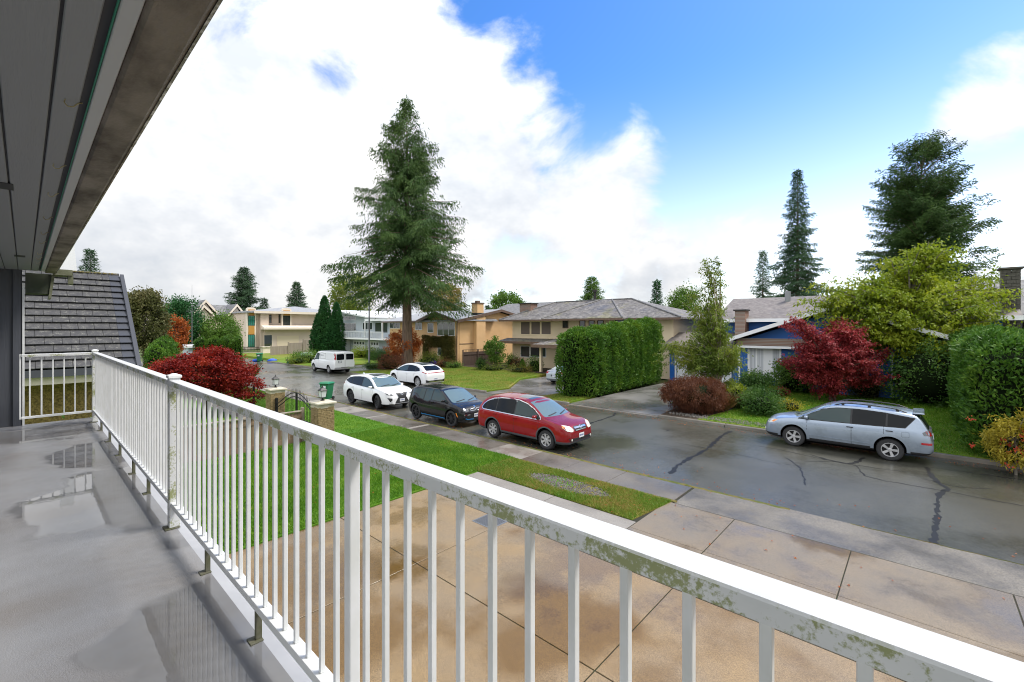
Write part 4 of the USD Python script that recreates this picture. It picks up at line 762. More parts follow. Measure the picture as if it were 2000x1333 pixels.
M_pane = glassmat('window_pane', (.03, .035, .035), .03, .8); M_teal = glassmat('teal_pane', (.03, .20, .15), .05, .8); M_blind = mat('window_blinds', (.13, .10, .085), rough=.5); M_curt = mat('white_curtain', (.62, .64, .66), (.40, .42, .45), vs=1, rough=.8, stretch=(14, 14, .2), detail=1); M_doorw = mat('garage_door_white', (.70, .72, .74), rough=.45); M_doorb = mat('garage_door_beige', (.68, .57, .42), rough=.5); M_dark = mat('dark_opening', (.02, .018, .016), rough=.8)
M_brick = usdkit.material(stage, '/World/Looks/red_brick', {'tc': ('texture_coordinate', {}), 'mp': ('mapping', dict(rotation=(math.pi/2, 0, 0))), 'b': ('brick_texture', dict(color1=(.23, .105, .06), color2=(.16, .085, .06), mortar=(.25, .22, .19), scale=5.0, mortar_size=.02)), 'n': ('noise_texture', dict(scale=8.0)), 'p': ('principled_bsdf', dict(roughness=.85))}, [('tc.object', 'mp.vector'), ('mp.vector', 'b.vector'), ('b.color', 'p.base_color')], surface='p.BSDF')
M_block = mat('dark_stone_block', (.045, .042, .035), (.09, .085, .07), vs=7, rough=.85, bump=.6, bs=20); M_blockp = mat('pale_block', (.24, .22, .17), (.17, .155, .12), vs=5, rough=.85)
def plan_box(x0, x1, y0, y1, z0, z1): return bx(x0, x1, y0, y1, z0, z1)
def window(par, face, c, a0, a1, z0, z1, fm, pm, cols=1, rows=1, fw=.07, proud=.035, inner=None):
    """a framed window on the wall plane: face 'x' looks towards -X at X = c, 'y' towards -Y at Y = c"""
    def b(u0, u1, w0, w1, d0, d1): return bx(c - d1, c - d0, u0, u1, w0, w1) if face == 'x' else bx(u0, u1, c - d1, c - d0, w0, w1)
    fr = [b(a0 - fw, a1 + fw, z0 - fw, z0, .001, proud), b(a0 - fw, a1 + fw, z1, z1 + fw, .001, proud), b(a0 - fw, a0, z0, z1, .001, proud), b(a1, a1 + fw, z0, z1, .001, proud)]
    us = np.linspace(a0, a1, cols + 1); ws = np.linspace(z0, z1, rows + 1); m = fw * .35
    fr += [b(u - m, u + m, z0, z1, .001, proud * .9) for u in us[1:-1]] + [b(a0, a1, w - m, w + m, .001, proud * .8) for w in ws[1:-1]]
    p = obj('window', cat(*fr), fm, par)
    for i in range(cols):
        for j in range(rows):
            obj('pane', b(us[i] + m * (i > 0), us[i+1] - m * (i < cols - 1), ws[j] + m * (j > 0), ws[j+1] - m * (j < rows - 1), .0008, .012), pm[i % len(pm)] if isinstance(pm, (list, tuple)) else pm, p)
    return p
def onX(c, x, y=None):
    t = (x - 1000) / 870; d = c / (SN + t * CS); return (d * (CS - t * SN),) + ((EYE - d * (y - 640) / 870,) if y is not None else ())
def onY(c, x, y=None):
    t = (x - 1000) / 870; d = c / (CS - t * SN); return (d * (SN + t * CS),) + ((EYE - d * (y - 640) / 870,) if y is not None else ())
def winX(par, c, x0, x1, y0, y1, fm, pm, cols=1, rows=1, **k):
    a, z1 = onX(c, (x0 + x1) / 2, y0); z0 = onX(c, (x0 + x1) / 2, y1)[1]
    return window(par, 'x', c, onX(c, x1)[0], onX(c, x0)[0], z0, z1, fm, pm, cols, rows, **k)
def winY(par, c, x0, x1, y0, y1, fm, pm, cols=1, rows=1, **k):
    z1 = onY(c, (x0 + x1) / 2, y0)[1]; z0 = onY(c, (x0 + x1) / 2, y1)[1]
    return window(par, 'y', c, onY(c, x0)[0], onY(c, x1)[0], z0, z1, fm, pm, cols, rows, **k)
def gable(axis, a0, a1, b0, b1, ze, zr, t=.16, peak=None):
    """roof slabs: ridge along axis from a0 to a1, spanning b0..b1 across, eaves at ze and ridge at zr"""
    pk = (b0 + b1) / 2 if peak is None else peak
    def P(a, b, z): return (a, b, z) if axis == 'x' else (b, a, z)
    o = []
    for b in (b0, b1): o.append(hull([P(a, q, z + dz) for a in (a0, a1) for q, z in ((b, ze), (pk, zr)) for dz in (0, t)]))
    return cat(*o)
def gwall(axis, a0, a1, b0, b1, z0, ze, zr, peak=None):
    pk = (b0 + b1) / 2 if peak is None else peak
    def P(a, b, z): return (a, b, z) if axis == 'x' else (b, a, z)
    return hull([P(a, b, z) for a in (a0, a1) for b, z in ((b0, z0), (b1, z0), (b0, ze), (b1, ze), (pk, zr))])
def hip(x0, x1, y0, y1, ze, xr, ya, yb, zr, t=.14):
    lo = [(x, y, ze + d) for x in (x0, x1) for y in (y0, y1) for d in (0, t)]
    return hull(lo, [(xr, ya, zr), (xr, yb, zr)])

# --- tan house with low gables
h = thing('house', 'tan stucco house with two low brown-edged gables and an ivy-clad corner', 'house')
c, cy = 32.2, 37.2
obj('wall', cat(gwall('y', cy, 51, c, 44.4, .0, 5.0, 6.15),), M_tan, h)
obj('front_bay', gwall('x', c - .35, c - .001, 37.25, 42.9, .0, 4.98, 5.72), M_tan, h)
rf = obj('roof', gable('y', cy - .55, 51.8, c - .75, 45.1, 4.95, 6.32), M_shin4, h)
obj('front_gable_roof', gable('x', c - 1.1, 37.6, 36.65, 43.6, 5.02, 5.98), M_shin4, rf)
for a, b, z0, z1 in ((36.62, 40.12, 4.98, 5.93), (43.62, 40.12, 4.98, 5.93)): obj('fascia', hull([(x, y, z + d) for x in (c - 1.15, c - 1.11) for y, z in ((a, z0), (b, z1)) for d in (-.14, .14)]), M_brown, rf)
for a, b in ((c - .77, 38.3), (45.1, 38.3)): obj('fascia', hull([(x, y, z + d) for y in (cy - .60, cy - .56) for x, z in ((a, 4.93), (b, 6.30)) for d in (-.14, .16)]), M_brown, rf)
obj('gutter', bx(c - .86, c - .76, 43.7, 51.8, 4.92, 5.06), M_brown, rf)
sb = obj('side_chimney', cat(bx(34.3, 35.7, cy - .5, cy - .002, 0, 5.55), bx(34.5, 35.5, cy - .4, cy + .5, 5.55, 7.0)), M_tan, h); obj('chimney_cap', bx(34.42, 35.58, cy - .46, cy + .56, 7.0, 7.12), M_brown, sb); obj('chimney_flashing', bx(34.44, 35.56, cy - .47, cy + .55, 5.6, 5.95), M_dark, sb); obj('flue', bx(34.8, 35.2, cy - .1, cy + .3, 7.12, 7.35), M_brown, sb)
winX(h, c - .352, 855, 888, 630, 655, M_wtrim, M_pane, 3, 1); winX(h, c - .352, 836, 846, 632, 649, M_wtrim, M_pane); winX(h, c, 812, 824, 631, 644, M_wtrim, M_pane, 2, 1); winX(h, c, 762, 781, 631, 641, M_wtrim, M_pane, 3, 1); winX(h, c - .352, 856, 872, 681, 694, M_wtrim, M_pane, 2, 1)
obj('downpipe', bx(c - .42, c - .352, 37.12, 37.2, .2, 4.95), M_brown, h); obj('side_band', bx(c, 34.28, cy - .03, cy - .001, 2.45, 2.52), M_brown, h)

# --- cream house with hipped brown-grey roof
h = thing('house', 'cream stucco house with hipped shingle roof behind the tall hedge', 'house')
c = 36.0
obj('wall', bx(c, 46, 14.9, 32.8, 0, 5.0), M_cream, h)
rf = obj('roof', hip(c - 1.0, 47, 13.9, 33.9, 4.98, 41.0, 21.2, 30.6, 7.15), M_shin2, h)
obj('wing_roof', hull([(c - 1.7, 18.6, 5.0), (c - 1.7, 27.4, 5.0), (c - 1.7, 18.6, 5.14), (c - 1.7, 27.4, 5.14), (40.6, 23.2, 7.15), (40.6, 24.6, 7.15), (41, 18.6, 5.0), (41, 27.4, 5.0)]), M_shin2, rf)
for k in ((c - 1.75, 18.6, c - 1.7, 27.4), (c - 1.05, 13.9, c - 1.0, 18.55), (c - 1.05, 27.45, c - 1.0, 33.9)): obj('gutter', bx(k[0], k[2], k[1], k[3], 4.94, 5.10), M_brown, rf)
for p0, p1 in (((c - 1.7, 27.4, 5.18), (40.6, 24.6, 7.2)), ((c - 1.7, 18.6, 5.18), (40.6, 23.2, 7.2)), ((c - 1, 33.9, 5.16), (41, 30.6, 7.2)), ((c - 1, 13.9, 5.16), (41, 21.2, 7.2)), ((41, 21.2, 7.2), (41, 30.6, 7.2))): obj('ridge_cap', tube([p0, p1], .07, 6), M_shin, rf)
for x0, x1 in ((1018, 1035), (1038, 1055), (1058, 1076)): winX(h, c, x0, x1, 629.5, 653, M_cream, M_blind, 1, 1, fw=.10)
for x0, x1 in ((1018, 1034), (1037, 1054), (1057, 1066)): winX(h, c, x0, x1, 677, 697, M_wtrim, M_pane, 1, 1)
for x0, x1 in ((1100, 1109), (1133, 1142), (1151, 1160), (1168, 1178), (1203, 1220)): winX(h, c, x0, x1, 625.5, 640, M_brown, M_pane)
winX(h, c, 1281.5, 1286.5, 630, 644, M_wtrim, M_pane, 1, 2)
pr = obj('porch_roof', hull([(c - 1.6, 25.0, 2.72), (c - 1.6, 33.5, 2.72), (c - 1.6, 25.0, 2.86), (c - 1.6, 33.5, 2.86), (c, 25.0, 3.15), (c, 33.5, 3.15), (c, 25.0, 2.8), (c, 33.5, 2.8)]), M_shin2, h); obj('fascia', bx(c - 1.68, c - 1.61, 25, 33.5, 2.62, 2.86), M_brown, pr)
cr_ = obj('carport_roof', hull([(31.9, 17.2, 2.62), (31.9, 26.6, 2.62), (31.9, 17.2, 2.74), (31.9, 26.6, 2.74), (c, 17.2, 2.74), (c, 26.6, 2.74), (35.9, 19, 3.55), (35.9, 24.6, 3.55)]), M_shin2, h); obj('fascia', bx(31.8, 31.89, 17.1, 26.7, 2.45, 2.74), M_brown, cr_)
for y in (26.1, 21.4): obj('carport_post', bx(32.5, 32.72, y - .11, y + .11, .05, 2.6), M_cream, h)
obj('garage_opening', bx(35.9, 35.995, 17.4, 25.2, .06, 2.5), M_dark, h); obj('door', bx(35.92, 35.99, 25.6, 26.6, .1, 2.2), M_brown, h)
ch = obj('chimney', bx(38.0, 39.2, 31.9, 33.5, 4.6, 6.95), M_brick, h); obj('chimney_cap', bx(37.9, 39.3, 31.8, 33.6, 6.95, 7.05), M_dark, ch)
obj('stove_pipe', cat(tube([(41.2, 25.6, 6.9), (41.2, 25.6, 8.1)], .14, 10), tube([(41.2, 25.6, 8.1), (41.2, 25.6, 8.35)], .24, 10)), M_dark, h)

# --- royal blue house with brick chimney
h = thing('house', 'royal blue house with white trim, brick chimney and grey roof', 'house')
obj('wall', cat(gwall('y', -3.5, 11.3, 37.2, 46, 0, 4.8, 6.4)), M_blue_s, h)
rf = obj('roof', gable('y', -4.2, 11.9, 36.6, 46.6, 4.78, 6.62, .15), M_shin3, h); obj('fascia', bx(36.52, 36.59, -4.2, 11.9, 4.70, 4.95), M_wtrim, rf)
obj('front_wing', gwall('x', 34.3, 37.19, -1.6, 9.45, 0, 3.35, 5.3), M_blue_s, h)
obj('wing_roof', gable('x', 33.6, 38.5, -2.3, 10.1, 3.35, 5.55, .14), M_shin3, rf)
for a in (-2.3, 10.1): obj('fascia', hull([(x, y, z + d) for x in (33.53, 33.59) for y, z in ((a, 3.33), (3.9, 5.53)) for d in (-.08, .18)]), M_wtrim, rf)
obj('shingle_band', bx(33.9, 34.29, 4.6, 9.5, 3.05, 3.55), M_brick, h); obj('beam', bx(33.86, 34.28, 4.55, 9.55, 2.88, 3.04), M_wtrim, h)
w = winX(h, 34.3, 1464, 1522, 682, 738, M_wtrim, [M_curt, M_wtrim, M_curt, M_curt], 4, 1, fw=.12)
obj('corner_trim', bx(34.25, 34.299, 9.36, 9.46, .2, 3.3), M_wtrim, h)
ch = obj('chimney', bx(36.2, 37.19, 9.55, 10.25, 0, 5.55), M_brick, h); obj('chimney_cap', bx(36.1, 37.19, 9.45, 10.35, 5.55, 5.65), M_dark, ch)
obj('garage_wall', cat(bx(34.8, 37.19, 14.15, 14.7, 0, 2.8), bx(34.8, 37.19, 9.46, 10.2, 0, 2.8), bx(34.8, 37.19, 10.2, 14.15, 2.35, 2.8)), M_blue_s, h)
gd = obj('garage_door', bx(34.9, 34.95, 10.2, 14.15, .07, 2.35), M_doorw, h)
for k in range(4): obj('garage_door_panel', cbx(34.87, 34.899, 10.24, 14.11, .10 + k * .57, .10 + k * .57 + .53, .01), M_doorw, gd)
obj('garage_trim', cat(bx(34.75, 34.799, 14.15, 14.27, .07, 2.47), bx(34.75, 34.799, 10.08, 10.2, .07, 2.47), bx(34.75, 34.799, 10.2, 14.15, 2.35, 2.47)), M_wtrim, h)
obj('garage_roof', hull([(34.2, 9.2, 2.8), (34.2, 15.0, 2.8), (34.2, 9.2, 2.94), (34.2, 15.0, 2.94), (37.19, 9.2, 3.9), (37.19, 15.0, 3.9), (37.19, 9.2, 3.75), (37.19, 15.0, 3.75)]), M_shin3, rf)
obj('downpipe', tube([(34.2, 1.15, 3.3), (34.2, 1.15, .45), (34.0, 1.1, .2)], .05, 8), M_wtrim, h); obj('roof_vent', tube([(40.5, 7.6, 6.3), (40.5, 7.6, 7.15)], .2, 10), M_steel, h)

# --- white house with block chimney at the right edge
h = thing('house', 'white house with dark stone block chimney at the right edge', 'house', (0, 1.3, 0))
obj('wall', gwall('y', -16, -4.3, 39, 47.5, 0, 4.9, 6.9), M_wtrim, h); obj('roof', gable('y', -16.5, -3.9, 38.4, 48, 4.9, 7.2, .15), M_shin, h)
obj('gable_wall', hull([(x, y, z) for x in (38.1, 38.99) for y, z in ((-4.15, 0), (-4.71, 0), (-4.15, 4.75), (-4.58, 5.75), (-4.71, 5.6))]), M_wtrim, h)
ch = obj('chimney', bx(37.75, 38.45, -5.52, -4.82, 0, 7.5), M_dark, h)
r = np.random.default_rng(11)
for k in range(37):
    z = .2 + k * .2
    for j in range(3):
        y0 = -5.54 + j * .37 - (.18 if k % 2 else 0); y1 = min(y0 + .355, -4.80); y0 = max(y0, -5.54)
        if y1 - y0 > .05: obj('chimney_block', cbx(37.72 - r.uniform(0, .012), 37.749, y0, y1, z, z + .185, .006), M_block, ch)
    obj('chimney_block', cbx(37.78, 38.42, -4.819, -4.79, z, z + .185, .006), M_blockp, ch)
obj('chimney_cap', cbx(37.62, 38.58, -5.66, -4.68, 7.61, 7.72, .02), M_block, ch); obj('chimney_flashing', bx(37.66, 38.99, -5.7, -4.76, 4.75, 5.0), M_wtrim, ch)
obj('lower_roof', hull([(37.2, -6.0, 4.55), (37.2, -12, 4.55), (37.2, -6.0, 4.68), (37.2, -12, 4.68), (39, -6.0, 5.3), (39, -12, 5.3), (39, -6, 5.1), (39, -12, 5.1)]), M_shin, h); obj('stone_wall', bx(38.0, 38.98, -12, -5.75, 0, 4.6), M_block, h)

# --- blue-grey house with two white garage doors
h = thing('house', 'blue-grey house with two white garage doors and an upstairs balcony', 'house')
c = 34.4
obj('wall', cat(bx(c, 44, 53.8, 68.8, 0, 5.2)), M_bluegrey, h)
obj('upper_gable', hull([(x, y, z) for x in (c, 40) for y, z in ((69, 5.2), (69, 6.9), (60.3, 5.9), (60.3, 5.2))]), M_bluegrey, h)
rf = obj('roof', hull([(x, y, z + d) for x in (c - 1.2, 44.5) for y, z in ((69.8, 6.95), (59.0, 5.75)) for d in (0, .2)]), M_wtrim, h); obj('flat_roof', cat(bx(c - 1.2, 44.5, 53.2, 59.2, 5.21, 5.55), bx(38, 44.5, 53.5, 69, 5.6, 6.3)), M_wtrim, rf)
winX(h, c, 671, 695, 618.5, 625, M_wtrim, M_pane, 4, 1); winX(h, c, 671, 695, 632, 646, M_wtrim, M_pane, 3, 1); winX(h, c, 709, 727, 631, 644, M_wtrim, M_pane, 2, 1); winX(h, c, 733, 757, 631, 650, M_bluegrey, M_pane, 2, 1)
bl = obj('balcony_slab', bx(c - 1.5, c - .002, 53.8, 68.8, 2.55, 2.78), M_wtrim, h)
obj('balcony_rail', cat(bx(c - 1.5, c - 1.44, 53.8, 68.8, 3.62, 3.70), *[bx(c - 1.49, c - 1.45, y, y + .03, 2.78, 3.62) for y in np.arange(53.8, 68.8, .22)]), M_wtrim, bl)
for y in (54.0, 58.6): obj('balcony_post', bx(c - 1.5, c - 1.35, y, y + .15, 2.78, 5.2), M_wtrim, bl)
for x0, x1 in ((690, 713), (718.5, 740.5)):
    y1, y0 = onX(c, x0)[0], onX(c, x1)[0]
    gd = obj('garage_door', bx(c - .05, c - .001, y0, y1, .12, 2.3), M_doorw, h)
    for k in range(4): obj('garage_pane', bx(c - .07, c - .051, y0 + .25 + k * (y1 - y0 - .3) / 4, y0 + .25 + k * (y1 - y0 - .3) / 4 + .38, 1.75, 2.1), M_pane, gd)
obj('front_door', bx(c - .05, c - .001, onX(c, 684)[0], onX(c, 675)[0], .12, 2.3), M_doorw, h)

# --- beige house with two ochre arched bays
h = thing('house', 'beige stucco house with two arched bays of ochre panels and teal windows', 'house')
c = 97.4; X = lambda px: onY(c, px)[0]
obj('wall', bx(X(481), 49, c, 108, 0, 7.2), M_beige, h); obj('wing', bx(X(506), X(522), c - .8, c - .002, 0, 7.0), M_beige, h); obj('garage_block', bx(X(512), X(606), c - 1.4, c - .803, 0, 3.9), M_beige, h)
rf = obj('roof', hip(X(481) - .3, 49.6, c - 1.3, 108.5, 7.2, 40, 101, 104, 8.9, .3), M_shin4, h); obj('fascia', bx(X(498) - .6, 49.7, c - 1.42, c - 1.31, 7.1, 7.55), M_beige2, rf)
obj('garage_canopy', hull([(X(506), c - 2.6, 3.9), (X(612), c - 2.6, 3.9), (X(506), c - 2.6, 4.3), (X(612), c - 2.6, 4.3), (X(508), c - .8, 4.7), (X(612), c - .8, 4.7), (X(506), c - .8, 3.9), (X(612), c - .8, 3.9)]), M_beige2, h)
def archbay(x0, x1, zb, zt, pans):
    a0, a1 = X(x0), X(x1); mid = (a0 + a1) / 2; rr = (a1 - a0) / 2
    th = np.linspace(0, np.pi, 14); out = Polygon([(a0, zb), (a1, zb)] + [(mid + rr * np.cos(t), zt + .45 * rr * np.sin(t)) for t in th]); inn = shapely.affinity.scale(out, .72, .97)
    def up(p, y0, y1): m = trimesh.creation.extrude_polygon(p, y1 - y0, engine='earcut'); v = m.vertices; return trimesh.Trimesh(np.c_[v[:, 0], y1 - v[:, 2], v[:, 1]], m.faces, process=False)
    b = obj('arched_bay', up(out, c - .6, c - .003), M_beige2, h)
    w0, w1 = a0 + (a1 - a0) * .17, a1 - (a1 - a0) * .17
    for z0, z1, m in pans:
        if m is M_orange: obj('ochre_panel', bx(w0, w1, c - .66, c - .601, z0, z1), m, b)
        else: window(h, 'y', c - .602, w0, w1, z0, z1, M_dark, m, 3, 1, fw=.06)
zz = lambda py: EYE - 88 * (py - 640) / 870
archbay(480, 498, 0, 7.9, [(zz(617) + .05, zz(605), M_orange), (zz(636), zz(617) - .05, M_teal), (zz(654) + .05, zz(637), M_orange), (.5, zz(654) - .05, M_teal)])
archbay(548, 567, 3.9, 7.9, [(zz(616) + .05, zz(605), M_orange), (zz(638.5), zz(616) - .05, M_pane)])
winY(h, c - .80, 526, 530, 616, 631, M_brown, M_pane); winY(h, c, 544.5, 547.5, 615, 631, M_brown, M_pane); winY(h, c - 1.402, 516, 531, 655, 677, M_beige2, M_pane)
obj('garage_door', bx(X(536), X(578), c - 1.46, c - 1.403, .2, zz(657)), M_doorb, h)

# --- pale house with three steep gables, far left
h = thing('house', 'pale house with steep dark-roofed gables at the far end of the street', 'house')
c = 106.0; X = lambda px: onY(c, px)[0]; Z = lambda py: EYE - 96 * (py - 640) / 870
obj('wall', bx(X(395), X(482), c + 1, 120, 0, Z(622)), M_beige2, h); rf = obj('roof', hull([(X(400), c + .6, Z(622)), (X(470), c + .6, Z(622)), (X(404), c + 6, Z(596)), (X(463), c + 6, Z(596)), (X(404), c + 12, Z(622)), (X(463), c + 12, Z(622))]), M_shin, h)
for x0, xp, x1, ye, yp, off in ((378, 401, 425, 615, 592, 0), (383, 394, 414, 618, 602, -1.2), (443, 461, 479, 619, 598, -.3), (458, 475, 492, 634, 615, -2)):
    obj('gable_wall', gwall('y', c + off, c + 3, X(x0) + .6, X(x1) - .6, 0, Z(ye) - .2, Z(yp) - .25, X(xp)), M_beige2, h)
    obj('gable_roof', gable('y', c + off - .4, c + 6, X(x0), X(x1), Z(ye), Z(yp), .3, X(xp)), M_shin, rf)
    for a in (x0, x1): obj('fascia', hull([(x, y, z + d) for y in (c + off - .5, c + off - .41) for x, z in ((X(a), Z(ye)), (X(xp), Z(yp))) for d in (-.25, .3)]), M_beige2, rf)
winY(h, c - 2, 464, 477, 637, 664, M_wtrim, M_pane, 2, 4, fw=.12); winY(h, c, 399, 409, 624, 640, M_wtrim, M_pane)
# glimpses of roofs further off
h = thing('house', 'grey roof ridge showing over the trees at far left', 'house'); p = at(330, 110)
obj('roof', gable('x', p[0] - 8, p[0] + 9, p[1] - 5, p[1] + 5, 7.6, 10.2), M_shin, h); obj('wall', bx(p[0] - 7.5, p[0] + 8.5, p[1] - 4.3, p[1] + 4.3, 0, 7.8), M_beige2, h)
h = thing('house', 'dark grey roof peeping out between tan house and cream house', 'house')
obj('roof', gable('y', 36, 54, 52, 64, 6.2, 8.3), M_shin, h); obj('wall', bx(52.6, 63.4, 36.6, 53.4, 0, 6.3), M_beige, h)

# --- the neighbour's tiled roof at the left
h = thing('house', 'neighbour house with big grey concrete-tile roof and ochre pebble-dash wall', 'house')
M_tile = mat('concrete_tile', (.105, .108, .12), (.145, .145, .15), vs=3, rough=.75, bump=.4, bs=60); M_tile2 = usdkit.material(stage, '/World/Looks/lichen_tile', {'g': ('geometry', {}), 'n': ('noise_texture', dict(scale=55.0, detail=2.0, roughness=.6)), 'n2': ('noise_texture', dict(scale=9.0, detail=3.0)), 'a': ('math', dict(math_type='add')), 'r': ('rgb_ramp', dict(ramp=[(.44, (.062, .062, .065)), (.57, (.085, .084, .082)), (.66, (.22, .22, .195))])), 'h': ('math', dict(math_type='multiply', value2=.5)), 'p': ('principled_bsdf', dict(roughness=.85, specular_ior_level=.2))}, [('g.position', 'n.vector'), ('g.position', 'n2.vector'), ('n.fac', 'a.value1'), ('n2.fac', 'a.value2'), ('a.value', 'h.value1'), ('h.value', 'r.fac'), ('r.color', 'p.base_color')], surface='p.BSDF')
M_tile3 = mat('smooth_slate_tile', (.06, .064, .075), rough=.5, spec=.3); M_peb = mat('pebble_dash', (.27, .185, .06), (.12, .08, .025), vs=26, rough=.9, bump=.9, bs=45, bdist=.02, lo=.42, hi=.6); M_mosst = mat('roof_moss', (.12, .12, .04), (.20, .15, .06), vs=12, rough=.9)
obj('wall', bx(-7, 1.75, 16.75, 26, -.1, 3.05), M_peb, h)
obj('soffit', bx(-7, 2.0, 16.25, 16.74, 2.93, 3.0), M_bal, h); obj('frieze', bx(-7, 2.0, 16.18, 16.249, 2.86, 3.06), M_beige2, h); obj('gutter', along(Polygon([(0, 0), (.1, 0), (.12, .13), (-.02, .13)]), -7, 2.1) if False else bx(-7, 2.1, 16.02, 16.17, 3.06, 3.24), M_tile3, h)
n, ang = 15, math.atan2(2.72, 3.25); run = math.hypot(2.72, 3.25) / 14
ca, sa = math.cos(ang), math.sin(ang)
rf = obj('roof', hull([(x, y, z) for x in (-7, 2.12) for y, z in ((16.15, 3.2), (19.5, 6.0), (19.5, 5.9), (16.15, 3.1))]), M_dark, h)
r = np.random.default_rng(21)
def tile(x0, x1, s0, m, lift=.0):
    L = run + .05; w = []
    for s, u0, u1 in ((0, .066, .088), (L, .002, .024)):
        for x in (x0, x1):
            for u in (u0, u1):
                ss = s0 + s; w.append((x, 16.08 + ss * ca - (u + lift) * sa, 3.22 + ss * sa + (u + lift) * ca))
    obj('roof_tile', hull(w), m, rf)
for k in range(14):
    x = 1.83 - .002; off = (.165 if k % 2 else 0)
    tile(1.84, 2.1, k * run, M_tile3, r.uniform(0, .004)); xe = 1.835
    first = True
    while xe > -4.3:
        w = .33 - (off if first else 0); first = False
        tile(xe - w + .009, xe, k * run, M_tile2, r.uniform(0, .008)); xe -= w
for s, e in ((-1, 1),):
    obj('verge_board', hull([(x, 16.0 + q * ca - u * sa, 3.2 + q * sa + u * ca) for x in (2.105, 2.20) for q in (-.05, run * 14 + .06) for u in (-.16, .10)]), M_tile3, rf)
obj('ridge_moss', pebbles(0, 19.38, 2.1, .07, 500, 6.03, 31, .01, .035), M_mosst, rf); obj('ridge', tube([(-6, 19.42, 6.0), (2.1, 19.42, 6.0)], .07, 8), M_tile2, rf)
obj('chimney_wall', hull([(.80, 21, 5.5), (1.26, 21, 5.5), (.80, 21.5, 5.5), (1.26, 21.5, 5.5), (.82, 21, 7.35), (1.12, 21, 7.35), (.82, 21.5, 7.35), (1.12, 21.5, 7.35)]), M_wtrim, h)
# ================================================================= fences, gate, lamps, bins
M_board = mat('weathered_board', (.13, .085, .05), (.23, .165, .105), vs=3, rough=.8, bump=.5, bs=25, stretch=(3, 3, .25)); M_board2 = mat('grey_board', (.22, .18, .14), (.30, .26, .21), vs=2.5, rough=.8, bump=.4, bs=25, stretch=(3, 3, .25)); M_board3 = mat('dark_brown_board', (.055, .034, .025), (.085, .055, .04), vs=3, rough=.75, bump=.4, bs=25, stretch=(3, 3, .25)); M_cap = mat('wet_fence_cap', (.30, .26, .20), (.16, .13, .08), vs=3, rough=.45)
M_iron = mat('black_iron', (.012, .011, .011), rough=.4, metal=.3); M_stone = mat('tan_stone', (.30, .225, .11), (.21, .15, .065), vs=9, rough=.85, bump=.5, bs=40); M_capst = mat('pale_cap_stone', (.55, .50, .40), (.34, .32, .22), vs=4, rough=.75, lo=.45, hi=.7); M_lglass = glassmat('lamp_glass', (.55, .58, .58), .15, .6)
M_bin = mat('green_bin', (.012, .13, .05), rough=.4); M_binl = mat('green_bin_lid', (.02, .20, .09), rough=.35); M_bluebag = mat('blue_bag', (.01, .09, .55), rough=.4, bump=.8, bs=10, bdist=.05); M_util = mat('pale_green_cabinet', (.36, .47, .40), (.30, .40, .33), vs=2, rough=.6)
r = np.random.default_rng(50)
# wooden fence across the front garden
f = thing('wooden_fence', 'weathered brown board fence between our lawn and the neighbour yard', 'fence')
x = 6.85; k = 0
while x > -1.0:
    t = 1.20 + r.uniform(-.012, .012); obj('board', cbx(x - .135, x - .006, 16.66 + r.uniform(0, .006), 16.682, .13, t, .003), M_board, f); x -= .14; k += 1
for x in (6.9, 4.5, 2.1, -.3): obj('fence_post', cbx(x - .05, x + .05, 16.685, 16.785, .05, 1.36 if x > 6 else 1.22, .006), M_board2, f)
obj('cap_rail', cbx(-1, 6.84, 16.62, 16.79, 1.222, 1.26, .006), M_cap, f); obj('kick_board', cbx(-1, 6.84, 16.635, 16.655, .10, .30, .004), M_board, f); obj('rail', cbx(-1, 6.84, 16.64, 16.655, .98, 1.08, .004), M_board, f)
# brick-faced pillars with lanterns
def pillar(cx, cy, s, h, label):
    p = thing('gate_pillar', label, 'pillar', (cx, cy, .05))
    obj('core', bx(-s + .02, s - .02, -s + .02, s - .02, 0, h), M_joint, p)
    fc = []
    z = .01; row = 0
    while z < h - .16:
        hh = r.uniform(.055, .085)
        for side in range(4):
            a = -s + .001; o = r.uniform(.06, .2) if row % 2 else r.uniform(.12, .3); b = a + o
            while a < s - .02:
                b = min(b, s - .001); d = r.uniform(.0, .016)
                m = cbx(a, b - .008, -s - d, -s + .021, z, z + hh - .008, .004)
                m.apply_transform(trimesh.transformations.rotation_matrix(side * np.pi / 2, [0, 0, 1])); fc.append(m); a = b; b = a + r.uniform(.14, .30)
        z += hh; row += 1
    obj('stone_facing', cat(*fc), M_stone, p, kind='stuff')
    obj('neck', cbx(-s - .01, s + .01, -s - .01, s + .01, h - .14, h, .008), M_capst, p); obj('cap', cat(cbx(-s - .07, s + .07, -s - .07, s + .07, h + .001, h + .07, .012), hull([(-s - .05, -s - .05, h + .07), (s + .05, -s - .05, h + .07), (s + .05, s + .05, h + .07), (-s - .05, s + .05, h + .07), (0, 0, h + .11)])), M_capst, p)
